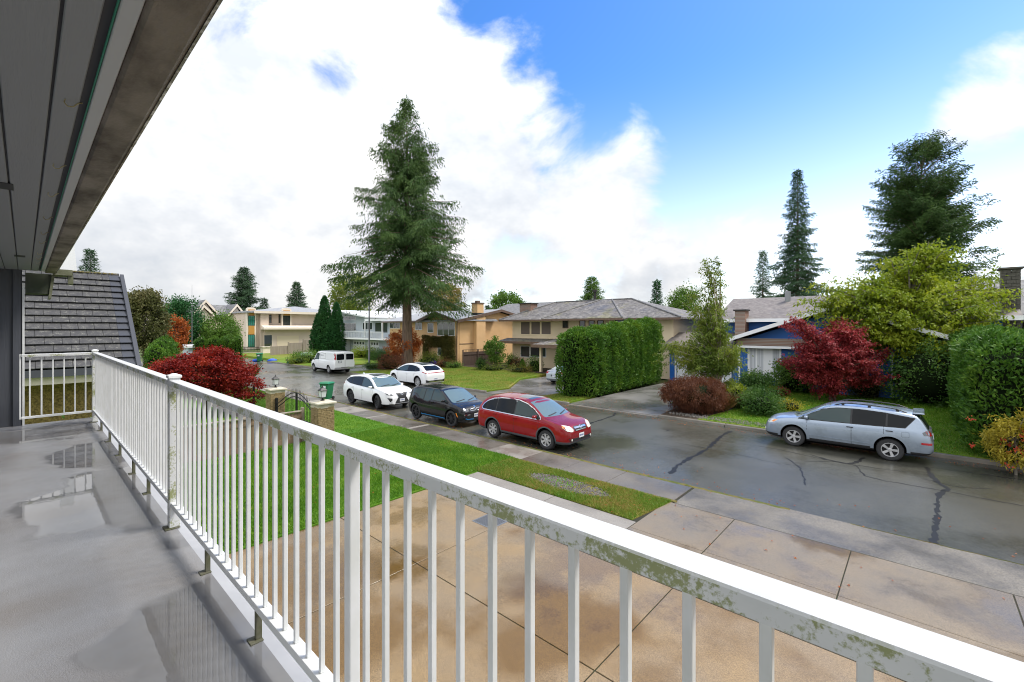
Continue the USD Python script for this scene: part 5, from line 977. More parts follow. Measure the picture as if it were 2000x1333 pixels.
def lantern(cx, cy, z, label):
    l = thing('lantern', label, 'lamp', (cx, cy, z))
    obj('base', lathe([(0, 0), (.075, 0), (.07, .02), (.03, .04), (.025, .09), (.06, .11), (.0, .11)], 12), M_iron, l)
    obj('cage', cat(bx(-.10, .10, -.10, .10, .11, .125), bx(-.125, .125, -.125, .125, .36, .375), *[hull([(sx * .085, sy * .085, .125), (sx * .085 + .012, sy * .085, .125), (sx * .085, sy * .085 + .012, .125), (sx * .108, sy * .108, .36), (sx * .108 + .012, sy * .108, .36), (sx * .108, sy * .108 + .012, .36)]) for sx in (-1, 1) for sy in (-1, 1)]), M_iron, l)
    obj('glass', hull([(sx * .082, sy * .082, .126) for sx in (-1, 1) for sy in (-1, 1)], [(sx * .106, sy * .106, .359) for sx in (-1, 1) for sy in (-1, 1)]), M_lglass, l)
    obj('hood', cat(hull([(sx * .13, sy * .13, .376) for sx in (-1, 1) for sy in (-1, 1)], [(sx * .05, sy * .05, .46) for sx in (-1, 1) for sy in (-1, 1)]), lathe([(.05, .455), (.03, .49), (.012, .50), (.02, .52), (.012, .54), (0, .57)], 10)), M_iron, l)
    return l
pillar(7.45, 16.3, .30, 1.44, 'tan stone gate pillar at the end of the wooden fence beside the lawn'); lantern(7.45, 16.3, 1.60, 'black lantern on the nearer gate pillar in front of the green bin')
pillar(7.6, 21.3, .30, 1.46, 'tan stone gate pillar between the arched gate and the red maple'); lantern(7.6, 21.3, 1.62, 'black lantern on the farther gate pillar beside the red maple')
# arched iron gate
gt = thing('iron_gate', 'black iron double gate with arched spiked top between two stone pillars', 'gate', (7.52, 18.8, .06))
W2 = 2.12
def archz(y): return .88 + .68 * math.cos(y / W2 * math.pi / 2) ** 1.3
ys = np.linspace(-W2, W2, 33)
for y in ys:
    if abs(y) < W2 - .01: obj('bar', tube([(0, y, .10), (0, y, archz(y) + .13), (0, y, archz(y) + .19)], [.009, .009, .001], 5), M_iron, gt)
for d in (0, -.16): obj('arched_rail', tube([(0, y, archz(y) + d) for y in np.linspace(-W2, W2, 25)], .020, 6), M_iron, gt)
obj('lower_rail', tube([(0, -W2, .14), (0, W2, .14)], .018, 6), M_iron, gt); obj('middle_rail', tube([(0, -W2, .52), (0, W2, .52)], .014, 6), M_iron, gt)
for y in (-.03, .03): obj('meeting_stile', bx(-.018, .018, y - .016, y + .016, .05, archz(0) + .02), M_iron, gt)
for y in (-W2 - .03, W2 + .03): obj('gate_post', bx(-.05, .05, y - .05, y + .05, 0, 1.12), M_iron, gt)
# iron fence on a low wall, going on beyond the pillar
fn = thing('iron_fence', 'black iron railing fence on a low wall behind the red maple', 'fence', (7.6, 21.7, .05))
obj('low_wall', cbx(-.12, .12, 0, 9, 0, .34, .01), M_capst, fn)
for y in np.arange(.1, 9, .13): obj('bar', tube([(0, y, .341), (0, y, 1.22), (0, y, 1.3)], [.009, .009, .001], 5), M_iron, fn)
for z in (.45, 1.1): obj('rail', tube([(0, 0, z), (0, 9, z)], .016, 6), M_iron, fn)
for y in (2.4, 4.9, 7.4): obj('fence_post', bx(-.04, .04, y - .04, y + .04, .341, 1.4), M_iron, fn)
# wheelie bins
def wheelie(name, label, loc, rz, sc=1.0):
    b = thing(name, label, 'bin', loc, rz)
    obj('body', hull([(x, y, .06) for x in (-.20, .20) for y in (-.22, .20)], [(x, y, .98) for x in (-.27, .27) for y in (-.30, .30)]), M_bin, b)
    obj('rim', cbx(-.30, .30, -.33, .33, .94, .99, .01), M_bin, b)
    obj('lid', hull([(x, y, .991) for x in (-.30, .30) for y in (-.36, .34)], [(x, y, 1.07) for x in (-.25, .25) for y in (-.28, .22)]), M_binl, b)
    obj('handle', tube([(-.22, .36, 1.0), (-.22, .40, 1.0), (.22, .40, 1.0), (.22, .36, 1.0)], .016, 6), M_bin, b)
    for s in (-1, 1): obj('wheel', lathe([(0, -.03), (.10, -.03), (.10, .03), (0, .03)], 16, 'y').apply_transform(trimesh.transformations.rotation_matrix(np.pi/2, [0, 0, 1])).apply_translation((s * .25, .25, .10)), M_trim, b)
    obj('label_patch', bx(-.12, .12, -.312, -.295, .70, .86), M_platew, b)
    return b
wheelie('wheelie_bin', 'green wheelie bin on the footpath behind the stone gate pillar', (12.15, 26.0, .0), -60)
wheelie('wheelie_bin', 'green wheelie bin standing beside blue bags far down the street', (19.9, 61.0, 0.02), -40)
b = wheelie('wheelie_bin', 'small green bin lying on its side at the far driveway', (20.6, 54.0, .30), 30); UsdGeom.Xformable(stage.GetPrimAtPath(b)).AddRotateXOp().Set(90.0)
for i, (dx, dy, s) in enumerate(((.7, -1.0, .32), (-.5, .9, .28))):
    m = sphere(s, s=(1.7, 1.3, .75), sub=3); v = m.vertices; m.vertices = v * (1 + .25 * (meshkit.fbm(v * 4 + i * 9, 3, 7 + i) - .5))[:, None]
    obj('blue_bag', cat(trimesh.Trimesh(m.vertices + [20.2 + dx, 60.6 + dy, s * .55], m.faces, process=False)), M_bluebag, smooth=True, label=('bright blue bag slumped in front of the far green bin', 'bright blue bag lying behind the far green bin')[i], cat='bag')
cb = thing('utility_cabinet', 'pale green utility cabinet on the far grass verge', 'utility box', (24.6, 58.3, .14), 30)
obj('cabinet', cbx(-.75, .75, -.4, .4, 0, .85, .02), M_util, cb); obj('lid', cbx(-.78, .78, -.43, .43, .851, .92, .02), M_util, cb); obj('door', cbx(-.68, -.05, -.42, -.401, .08, .8, .006), M_util, cb); obj('door', cbx(.05, .68, -.42, -.401, .08, .8, .006), M_util, cb)
# far fences
f = thing('wooden_fence', 'grey stepped board fence in front of the beige house garage', 'fence')
A, B = np.array([24.9, 71.6]), np.array([33.8, 75.2]); n = 60
for i in range(n):
    p, q = A + (B - A) * i / n, A + (B - A) * (i + .93) / n; h_ = 1.45 if i < 20 else 1.85 if i < 38 else 2.25
    obj('board', hull([(*p, .1), (*q, .1), (p[0] - .02, p[1] + .05, .1), (q[0] - .02, q[1] + .05, .1), (*p, h_), (*q, h_), (p[0] - .02, p[1] + .05, h_), (q[0] - .02, q[1] + .05, h_)]), M_board2, f)
for i in (0, 20, 38, 60): p = A + (B - A) * i / n; obj('fence_post', bx(p[0] - .09, p[0] + .09, p[1] - .12, p[1] - .01, .1, (1.6, 2.0, 2.4, 2.4)[(0, 20, 38, 60).index(i)]), M_board2, f)
for px, wpx, lab in ((455, 12, 'pale stone gate post left of the far iron fence'), (519, 15, 'pale stone gate post between far iron fence and grey board fence')):
    p = at(px, 72); t = thing('gate_post', lab, 'pillar', (p[0], p[1], .1)); w = wpx / 870 * 72 / 2; obj('shaft', cbx(-w, w, -w, w, 0, .95, .03), M_beige2, t); obj('cap', cbx(-w - .1, w + .1, -w - .1, w + .1, .951, 1.1, .03), M_capst, t)
fn = thing('iron_fence', 'black iron fence between two pale posts before the beige house', 'fence'); a, b_ = at(462, 72), at(511, 72)
for i in range(34): p = a + (b_ - a) * i / 33; obj('bar', bx(p[0] - .015, p[0] + .015, p[1] - .015, p[1] + .015, .35, 1.2), M_iron, fn)
for z in (.42, 1.1): obj('rail', tube([(a[0], a[1], z), (b_[0], b_[1], z)], .03, 5), M_iron, fn)
obj('low_wall', hull([(a[0], a[1] - .12, 0), (b_[0], b_[1] - .12, 0), (a[0], a[1] + .12, 0), (b_[0], b_[1] + .12, 0), (a[0], a[1] - .12, .34), (b_[0], b_[1] - .12, .34), (a[0], a[1] + .12, .34), (b_[0], b_[1] + .12, .34)]), M_beige2, fn)
f = thing('wooden_fence', 'dark brown board fence between the tan house and the cream house', 'fence'); x = 32.0
while x < 36.6: obj('board', cbx(x, x + .135, 36.45, 36.475, .12, 1.62, .003), M_board3, f); x += .14
for x in (32.0, 34.2, 36.5): obj('fence_post', cbx(x - .06, x + .06, 36.34, 36.44, .1, 1.86, .006), M_board3, f)
obj('rail', cbx(32, 36.6, 36.40, 36.449, 1.3, 1.4, .004), M_board3, f); obj('lattice_top', cat(*[bx(32.0 + k * .2, 32.03 + k * .2, 36.455, 36.47, 1.62, 1.84) for k in range(23)], bx(32, 36.5, 36.45, 36.475, 1.84, 1.88)), M_board3, f)
# street lamp and mast
p = at(721, 46); lp = thing('street_lamp', 'tall grey street lamp standing behind the white van', 'street lamp', (p[0], p[1], .12))
M_pole = mat('grey_pole', (.22, .23, .24), rough=.5, metal=.4)
obj('pole', tube([(0, 0, 0), (0, 0, 4), (0, 0, 7.5)], [.10, .085, .06], 10), M_pole, lp); obj('base', lathe([(.17, 0), (.17, .25), (.10, .3)], 10), M_pole, lp)
d = np.array([-SN * 0 - CS, SN, 0]); arm = [(0, 0, 7.4), tuple(d * .4 + [0, 0, 7.7]), tuple(d * 1.4 + [0, 0, 7.85])]; obj('arm', tube(arm, .035, 8), M_pole, lp)
obj('lamp_head', sphere(.3, tuple(d * 1.9 + [0, 0, 7.84]), (1.0, 1.0, .25)).apply_translation((0, 0, 0)), M_pole, lp, smooth=True)
p = at(375, 62); ms = thing('radio_mast', 'thin white radio mast rising over the left garden trees', 'mast', (p[0], p[1], 0)); obj('pole', tube([(0, 0, 0), (0, 0, 6.3)], .035, 8), M_pole, ms); obj('whip', tube([(0, 0, 6.3), (0, 0, 10.2)], [.02, .01], 6), M_pole, ms)
p = at(402, 48); sh = thing('garden_shed', 'small grey shed with white roof edge behind the red maple', 'shed', (p[0], p[1], 0), 0)
obj('wall', bx(-1.8, 1.8, -1.2, 1.2, 0, 2.2), M_bluegrey, sh); obj('roof', bx(-2.0, 2.0, -1.4, 1.4, 2.201, 2.45), M_wtrim, sh); obj('door', bx(-1.2, -.3, -1.25, -1.201, .1, 2.0), M_shin, sh)
# ================================================================= vegetation
L_fir = leafmat('fir_needles', (.0243, .0607, .0162), (.0567, .1174, .0243), (.1114, .1823, .0405), s=.45, trans=.12, rough=.75); L_spruce = leafmat('spruce_needles', (.0291, .0707, .0333), (.0582, .1248, .0499), (.0936, .1768, .0728), s=.5, trans=.12, rough=.75); L_farfir = leafmat('far_conifer', (.0288, .0648, .0324), (.0504, .1044, .0468), (.0756, .1404, .0612), s=.4, trans=.12, rough=.75)
L_cedar = leafmat('hedge_green', (.0344, .0970, .0125), (.0751, .1799, .0156), (.1799, .2893, .0250), s=.9, trans=.2); L_hedge2 = leafmat('dark_hedge', (.0360, .0990, .0126), (.0756, .1800, .0180), (.1710, .2790, .0288), s=.9, trans=.2); L_cyp = leafmat('cypress_green', (.0130, .0715, .0182), (.0260, .1105, .0286), (.0520, .1560, .0390), s=.6, trans=.12, rough=.75)
L_dec = leafmat('green_leaves', (.0517, .1207, .0138), (.1035, .1984, .0242), (.1725, .2760, .0431), s=.5, trans=.35); L_lime = leafmat('lime_leaves', (.11, .185, .010), (.235, .31, .014), (.42, .44, .035), s=.7, trans=.4); L_red = leafmat('red_maple_leaves', (.095, .005, .005), (.26, .016, .010), (.44, .055, .018), s=1.2, trans=.35); L_plum = leafmat('plum_leaves', (.16, .018, .024), (.34, .038, .044), (.55, .10, .095), s=1.1, trans=.35)
L_orange = leafmat('orange_leaves', (.2600, .0585, .0130), (.4290, .1105, .0208), (.5850, .2080, .0390), s=1.0, trans=.35); L_rust = leafmat('rust_leaves', (.0688, .0234, .0110), (.1375, .0440, .0179), (.2131, .0797, .0302), s=2.0, trans=.25); L_olive = leafmat('olive_leaves', (.0490, .0588, .0168), (.1050, .1120, .0336), (.1820, .1470, .0630), s=.5, trans=.3); L_birch = leafmat('birch_leaves', (.0854, .1475, .0186), (.1786, .2407, .0279), (.3415, .3571, .0466), s=.8, trans=.4); L_mix = leafmat('turning_leaves', (.0780, .1235, .0195), (.1950, .1885, .0325), (.4160, .1820, .0520), s=.35, trans=.4); L_ivy = leafmat('browning_ivy', (.0715, .0780, .0156), (.1365, .1274, .0260), (.1820, .1105, .0364), s=.8, trans=.25); L_shrub = leafmat('dark_shrub', (.0270, .0810, .0144), (.0630, .1440, .0216), (.1170, .2160, .0360), s=1.2, trans=.25); L_yel = leafmat('yellow_leaves', (.2800, .2400, .0200), (.4200, .3400, .0300), (.5000, .4200, .0500), s=2, trans=.4); L_purple = leafmat('purple_flowers', (.0900, .0500, .3000), (.1400, .0900, .4200), (.2000, .1400, .5000), s=3, trans=.3); L_straw = leafmat('straw_grass', (.1300, .0750, .0250), (.2100, .1300, .0400), (.2600, .1900, .0600), s=3, trans=.3); L_berry = mat('red_berries', (.42, .035, .02), (.55, .10, .03), vs=6, rough=.35); L_white = leafmat('white_flowers', (.4000, .4000, .3500), (.5500, .5200, .4500), (.6500, .6000, .5000), s=3, trans=.3)
L_grass = leafmat('grass_blades', (.0640, .1840, .0096), (.1200, .2640, .0160), (.2080, .3360, .0320), s=1.1, trans=.35); L_grassv = leafmat('dry_grass_blades', (.1050, .2250, .0180), (.2100, .2550, .0375), (.3450, .2550, .0750), s=1.0, trans=.35)
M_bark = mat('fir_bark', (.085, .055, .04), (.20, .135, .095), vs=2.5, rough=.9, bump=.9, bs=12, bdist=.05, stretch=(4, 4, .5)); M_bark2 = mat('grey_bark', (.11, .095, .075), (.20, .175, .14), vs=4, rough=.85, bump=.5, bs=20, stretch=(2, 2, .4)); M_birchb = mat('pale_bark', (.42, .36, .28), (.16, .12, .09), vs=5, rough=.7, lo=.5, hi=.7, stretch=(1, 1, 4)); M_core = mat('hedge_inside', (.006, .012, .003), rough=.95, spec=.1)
def unit(v): return v / (np.linalg.norm(v, axis=-1, keepdims=True) + 1e-9)
def leaves(P, D, l, w, rng, face=None, curl=.15):
    """rhomb leaves at P along D; l, w scalars or arrays"""
    n = len(P); D = unit(D); l = np.broadcast_to(l, n)[:, None]; w = np.broadcast_to(w, n)[:, None]
    R = rng.normal(size=(n, 3)) if face is None else face
    S = unit(np.cross(D, R)); Nn = np.cross(S, D)
    v = np.stack([P, P + D * l * .5 + S * w * .5 + Nn * l * curl * .5, P + D * l, P + D * l * .5 - S * w * .5 + Nn * l * curl * .5], 1).reshape(-1, 3)
    i = np.arange(n)[:, None] * 4
    return v, np.concatenate([i + [0, 1, 2], i + [0, 2, 3]], 0)
def merge(parts):
    vs, fs, o = [], [], 0
    for v, f in parts: vs.append(v); fs.append(f + o); o += len(v)
    return np.vstack(vs), np.vstack(fs)
def conifer(label, px, d, top, z0=0.0, width=4.0, crown=.1, nb=200, ls=.25, lm=None, droop=.35, prof=None, seed=1, tr=.3, group=None, up=.1, gappy=0.0, hang=0.0, density=1.0, name='conifer_tree', bark=None, taper=.9, gaps=0.0):
    rng = np.random.default_rng(seed); p = at(px, d, y=top); H = p[2] - z0
    t = thing(name, label, 'tree', (p[0], p[1], z0), group=group)
    obj('trunk', tube([(0, 0, -.1), (.02 * tr, 0, H * .12), (0, .1 * tr, H * .4), (0, 0, H * .97)], [tr * 1.25, tr, tr * .72, .02], 14), bark or M_bark, t, smooth=True)
    parts = []; limbs = []
    zs = crown * H + (H * (1 - crown)) * np.linspace(0, 1, nb) ** .92
    for i, z in enumerate(zs):
        q = (z - crown * H) / (H * (1 - crown)); az = i * 2.39996 + rng.normal(0, .25)
        L = width / 2 * (prof(q) if prof else (1 - q) ** taper) * rng.uniform(.62, 1.12)
        if rng.random() < gappy: L *= rng.uniform(.3, .6)
        L = max(L, .12); n = max(3, int(L / (ls * .55) * density)); s = np.linspace(.12, 1, n)
        a = np.array([math.cos(az), math.sin(az), 0]); rise = up * (q * 1.6 - .2)
        B = a * (s * L)[:, None]; B[:, 2] = z + L * (rise * s - droop * (1 - q * .7) * (s ** 1.6) + .22 * droop * s ** 4); side = np.array([-a[1], a[0], 0])
        if L > 1.2 and ls > .15: limbs.append(tube(B[::max(1, n // 4)] if n > 8 else B, .018 * L ** .6 + .008, 4, .006))
        tl = np.minimum(.42 * L * (1.05 - s) + ls * 1.2, 1.25) * rng.uniform(.6, 1.15, n)
        for sg in (-1, 1, 0):
            m = np.maximum(1, (tl / (ls * .25)).astype(int)) if sg else np.ones(n, int) * 2
            idx = np.repeat(np.arange(n), m); f = (np.arange(len(idx)) - np.repeat(np.cumsum(m) - m, m) + .5) / np.repeat(m, m)
            dirn = unit(a * .75 + side * sg * 1.0 + rng.normal(0, .16, (len(idx), 3)))
            P = B[idx] + dirn * (f * tl[idx])[:, None] * (1 if sg else .3); P[:, 2] -= (f ** 1.3) * tl[idx] * (.22 + hang * rng.uniform(.2, 1.6, len(idx)))
            P += rng.normal(0, ls * .13, P.shape)
            dd = dirn + rng.normal(0, .45, P.shape); dd[:, 2] -= .25 + hang * 1.2
            if gaps: kp = meshkit.noise(P * (.55 / ls) * .33 + seed * 7.1, 2) > gaps * rng.uniform(.6, 1.4, len(P)); P, dd = P[kp], dd[kp]
            if len(P): parts.append(leaves(P, dd, ls * rng.uniform(.7, 1.3, len(P)), ls * .25, rng))
    if limbs: obj('limbs', cat(*limbs), bark or M_bark, t, kind='stuff')
    # leader
    k = 14; P = np.c_[rng.normal(0, .05, (k, 2)), H * np.linspace(.955, 1.0, k)]; parts.append(leaves(P, np.c_[rng.normal(0, .5, (k, 2)), np.ones(k)], ls * 1.1, ls * .3, rng))
    obj('crown', merge(parts), lm or L_farfir, t); return t
def twig_skeleton(C, base, top, rng, r0, n_sub=2):
    out = []
    for c in C:
        s = base + (top - base) * rng.uniform(.35, 1.0); mid = (s + c) / 2 + rng.normal(0, .12, 3) * np.linalg.norm(c - s) * .5 + [0, 0, .1 * np.linalg.norm(c - s)]
        out.append(tube([s, mid, c], [r0, r0 * .6, r0 * .18], 5))
    return out
def broadleaf(label, base, ells, nl, ls, lm, seed=1, trunk=.12, split=.35, clusters=140, cr=.30, name='tree', cat_='tree', bark=None, group=None, flat=.0, shell=.6, droopy=.0, wl=.62, limbs=28, ramp=None, core=None):
    """crown of leaf clusters in ellipsoids (centre and radii relative to the base)"""
    rng = np.random.default_rng(seed); t = thing(name, label, cat_, base, group=group)
    E_ = np.array(ells, float); vol = (E_[:, 3] * E_[:, 4] * E_[:, 5]) ** .75; vol /= vol.sum()
    C = []; R = []
    for e, k in zip(E_, np.maximum(2, (vol * clusters).astype(int))):
        u = unit(rng.normal(size=(k, 3))); rad = (shell + (1 - shell) * rng.random(k)) ** .8
        C.append(e[:3] + u * rad[:, None] * e[3:]); R.append(np.full(k, cr * e[3:].mean()))
    C, R = np.vstack(C), np.concatenate(R); C[:, 2] = np.maximum(C[:, 2], .08)
    top = np.array([E_[:, 0].mean() * .3, E_[:, 1].mean() * .3, E_[:, 2].max() * .75 + .1]); fork = np.array([0, 0, split * (E_[:, 2].max())])
    if trunk:
        obj('trunk', tube([(0, 0, -.1), (trunk * .3, 0, fork[2] * .6), fork, (fork + top) / 2 + [trunk * .4, 0, 0], top], [trunk * 1.2, trunk, trunk * .85, trunk * .5, trunk * .15], 10), bark or M_bark2, t, smooth=True)
        sel = C[rng.permutation(len(C))[:limbs]]; obj('limbs', cat(*twig_skeleton(sel, fork, top, rng, trunk * .32)), bark or M_bark2, t, kind='stuff')
    w = R ** 2; idx = rng.choice(len(C), nl, p=w / w.sum()); o = rng.normal(0, 1, (nl, 3)) * .55; o[:, 2] *= (1 - flat)
    P = C[idx] + o * R[idx][:, None]; P[:, 2] = np.maximum(P[:, 2], .03)
    cen = (E_[:, :3] * vol[:, None]).sum(0); out = unit(P - cen); D = out * .5 + rng.normal(0, .7, P.shape); D[:, 2] -= droopy
    face = np.c_[rng.normal(0, .5, (nl, 2)), np.ones(nl)] if flat > .3 else None
    obj('crown', leaves(P, D, ls * rng.uniform(.6, 1.3, nl), ls * wl, rng, face), lm, t)
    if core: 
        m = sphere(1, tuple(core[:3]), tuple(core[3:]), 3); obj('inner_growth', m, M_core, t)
    return t
def branchy(label, base, ells, nb, ntw, nlf, ls, lm, seed, fork=1.5, trunk=.15, tw=.6, flat=.5, hang=.25, wl=.5, name='tree', cat_='tree', bark=None, arch=.75, shell=.7, start=.35, stems=1, jit=.06):
    """trunk, arching limbs to the crown's edge, twigs along them and leaves along the twigs"""
    rng = np.random.default_rng(seed); t = thing(name, label, cat_, base); E_ = np.array(ells, float); vol = (E_[:, 3] * E_[:, 4] * E_[:, 5]) ** .7; vol /= vol.sum()
    top = E_[:, 2].max(); wood = []; f0 = np.array([0, 0, fork]); parts = []
    for k in range(stems):
        a = k * 2.3; o = np.array([math.cos(a), math.sin(a), 0]) * (.12 if stems > 1 else 0)
        obj('trunk', tube([o * 0 + [o[0], o[1], -.1], f0 * .5 + o * 1.1, f0 + o * 1.5, f0 + o * 2 + [trunk * .4, -trunk * .3, (top - fork) * .45], f0 + o + [0, 0, (top - fork) * .85]], [trunk * 1.25, trunk, trunk * .8, trunk * .45, trunk * .1], 10), bark or M_bark2, t, smooth=True)
    ei = rng.choice(len(E_), nb, p=vol)
    for i in range(nb):
        e = E_[ei[i]]; u = unit(rng.normal(size=3)); end = e[:3] + u * e[3:] * (shell + (1 - shell) * rng.random()); end[2] = max(end[2], .15)
        s0 = f0 + np.array([0, 0, max(0.0, min((end[2] - fork) * rng.uniform(.1, .7), (top - fork) * .6))]); dl = end - s0; L = np.linalg.norm(dl)
        c = s0 + dl * np.array([.42, .42, arch]) + rng.normal(0, .05, 3) * L; q = np.linspace(0, 1, 9)[:, None]; B = (1-q)**2 * s0 + 2*q*(1-q) * c + q*q * end
        wood.append(tube(B, np.linspace(trunk * .22 + .006 * L, .005, 9), 4))
        s = np.sort(rng.uniform(start, 1.0, ntw)); P0 = (1-s[:, None])**2 * s0 + 2*(s*(1-s))[:, None] * c + (s*s)[:, None] * end; tg = unit(2*(1-s)[:, None]*(c-s0) + 2*s[:, None]*(end-c))
        d = unit(tg * .7 + rng.normal(0, 1, (ntw, 3)) * [.9, .9, .45]); tl = tw * rng.uniform(.4, 1.1, ntw)
        idx = np.repeat(np.arange(ntw), nlf); f = np.tile((np.arange(nlf) + .6) / nlf, ntw)
        P = P0[idx] + d[idx] * (f * tl[idx])[:, None] + rng.normal(0, jit, (len(idx), 3)); P[:, 2] -= hang * tl[idx] * f ** 1.5 * .6; P[:, 2] = np.maximum(P[:, 2], .04)
        D = d[idx] * .5 + rng.normal(0, .6, P.shape); D[:, 2] -= hang * 1.6
        parts.append(leaves(P, D, ls * rng.uniform(.65, 1.3, len(P)), ls * wl, rng, np.c_[rng.normal(0, 1 - flat, (len(P), 2)), np.ones(len(P))]))
    obj('limbs', cat(*wood), bark or M_bark2, t, kind='stuff'); obj('crown', merge(parts), lm, t); return t
def hedge_column(h, r, rng, ls, n, tip=.10, lean=(0, 0)):
    z = h * rng.random(n) ** .9; q = z / h; az = rng.random(n) * 2 * np.pi
    rad = r * np.where(q < 1 - tip, .86 + .14 * np.sin(q * 3), ((1 - q) / tip).clip(0, 1) ** .7); rad *= np.where(q < .08, .75 + q * 3, 1)
    sh = rng.random(3) * 50; lump = meshkit.noise(np.c_[np.cos(az) * 2.2, np.sin(az) * 2.2, z * 1.6] * 1.3 + sh, 3); l2 = meshkit.noise(np.c_[np.cos(az) * r, np.sin(az) * r, z * .7] * 4.5 + sh, 5); rad = rad * (.74 + .28 * lump + .26 * l2) * (1 - .22 * rng.random(n) ** 2); z = z + h * .05 * (q > .86) * l2 * rng.random(n)
    P = np.c_[np.cos(az) * rad + lean[0] * q, np.sin(az) * rad + lean[1] * q, z]; D = np.c_[np.cos(az) * .6, np.sin(az) * .6, np.full(n, .6)] + rng.normal(0, .5, (n, 3))
    return leaves(P, D, ls * rng.uniform(.7, 1.4, n), ls * .45, rng)
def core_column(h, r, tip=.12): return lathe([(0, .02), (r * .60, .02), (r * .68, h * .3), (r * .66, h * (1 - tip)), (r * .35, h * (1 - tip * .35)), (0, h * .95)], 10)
def hedge(label, cols, lm, ls, n, seed, name='cedar_hedge', cat_='hedge', tip=.10):
    rng = np.random.default_rng(seed); t = thing(name, label, cat_)
    for (x, y, z0, h, r) in cols:
        v, f = hedge_column(h, r, rng, ls, int(n * h * r), tip=tip, lean=rng.normal(0, .08, 2)); k = holder('shrub', t) if False else None
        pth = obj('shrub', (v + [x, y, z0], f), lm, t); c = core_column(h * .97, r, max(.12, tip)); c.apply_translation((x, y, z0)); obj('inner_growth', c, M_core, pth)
    return t
def shrub(label, px, d, w, h, lm, z0=.14, n=2600, ls=.09, seed=1, name='shrub', depth=None, cat_='shrub', group=None, droopy=0.0, flat=0.0, wl=.55):
    p = at(px, d); dp = depth or w
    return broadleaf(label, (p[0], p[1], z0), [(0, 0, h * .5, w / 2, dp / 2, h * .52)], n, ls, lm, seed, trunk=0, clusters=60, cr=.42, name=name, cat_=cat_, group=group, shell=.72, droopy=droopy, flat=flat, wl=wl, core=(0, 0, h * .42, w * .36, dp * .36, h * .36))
def tuft(label, px, d, w, h, lm, z0=.14, n=260, seed=1, name='grass_tuft', cat_='plant', bw=.018):
    rng = np.random.default_rng(seed); p = at(px, d); t = thing(name, label, cat_, (p[0], p[1], z0)); a = rng.random(n) * 6.283; rr = rng.random(n) * w * .16
    P = np.c_[np.cos(a) * rr, np.sin(a) * rr, np.zeros(n)]; D = np.c_[np.cos(a) * w * .5, np.sin(a) * w * .5, np.full(n, h)] * rng.uniform(.3, 1.1, (n, 1)) + rng.normal(0, .08, (n, 3)) * h; D[:, 2] = np.abs(D[:, 2])
    obj('leaf_blades', leaves(P, D, np.linalg.norm(D, axis=1), bw, rng, curl=-.2), lm, t); return t

# --- the big fir beside the street
big = lambda q: np.interp(q, [0, .06, .14, .25, .36, .46, .55, .68, .80, .9, 1], [.55, .85, .98, 1.0, .80, .72, .64, .46, .32, .18, .03])
conifer('towering dark fir with bare lower trunk in front of the tan house', 795, 46, 193, .1, 14.4, .265, 290, .34, L_fir, .46, big, 7, .50, gappy=.36, hang=.85, up=.45, density=1.05, gaps=.39, name='fir_tree')
# low hanging boughs of the fir that sweep down on its left
# --- evergreens on the right
tall = lambda q: np.interp(q, [0, .1, .3, .5, .62, .8, 1], [.9, 1, .78, .52, .34, .22, .03])
conifer('narrow dark spruce behind the blue house roof', 1558, 52, 332, 0, 10.4, .06, 260, .30, L_spruce, .34, tall, 12, .28, gaps=.28, gappy=.34, hang=.35, up=.2, density=.95, name='spruce_tree')
conifer('short spruce left of the narrow dark spruce', 1490, 58, 492, 0, 6.2, .1, 120, .30, L_spruce, .22, None, 13, .2, gappy=.25, hang=.2, up=.2, density=.8, name='spruce_tree')
wide = lambda q: np.interp(q, [0, .2, .4, .5, .7, .86, .95, 1], [.98, 1, .96, .90, .72, .48, .27, .05])
conifer('broad dark fir towering behind the yellow-green tree', 1800, 42, 278, 0, 9.0, .28, 320, .30, L_fir, .18, wide, 14, .36, gaps=.32, gappy=.24, hang=.15, up=.75, density=1.0, name='fir_tree')
# --- evergreens further off
conifer('dark conifer rising above the tiled roof at left', 176, 46, 489, 0, 4.4, .3, 120, .26, L_farfir, .15, None, 15, .2, gappy=.2, up=.5, density=.9)
conifer('tall dark conifer above the gabled far house', 477, 118, 524, 0, 10.4, .2, 170, .6, L_farfir, .25, lambda q: np.interp(q, [0, .5, .8, 1], [1, .8, .4, .05]), 16, .4, gappy=.25, up=.4)
conifer('spiky conifer above the beige house roof', 579, 128, 552, 0, 10.6, .2, 120, .6, L_farfir, .22, None, 17, .4, gappy=.25, up=.45)
conifer('small dark conifer between the two far conifers', 516, 125, 584, 0, 5.5, .2, 70, .55, L_farfir, .2, None, 18, .25)
conifer('conifer top right of the stove pipe on the cream house', 1156, 72, 542, 0, 4.2, .3, 120, .36, L_dec, .15, lambda q: np.interp(q, [0, .6, .85, 1], [1, .85, .5, .1]), 19, .2, up=.4)
conifer('slim conifer behind the right end of the cream house', 1283, 66, 549, 0, 3.6, .2, 110, .34, L_cyp, .15, None, 20, .18, gappy=.1)
conifer('tiny conifer tip behind the hedge and cream roof', 1247, 90, 589, 0, 2.4, .3, 40, .4, L_farfir, .2, None, 21, .15)
conifer('small far conifer right of the tan chimney', 953, 140, 598, 0, 5, .2, 60, .6, L_farfir, .2, None, 22, .2)
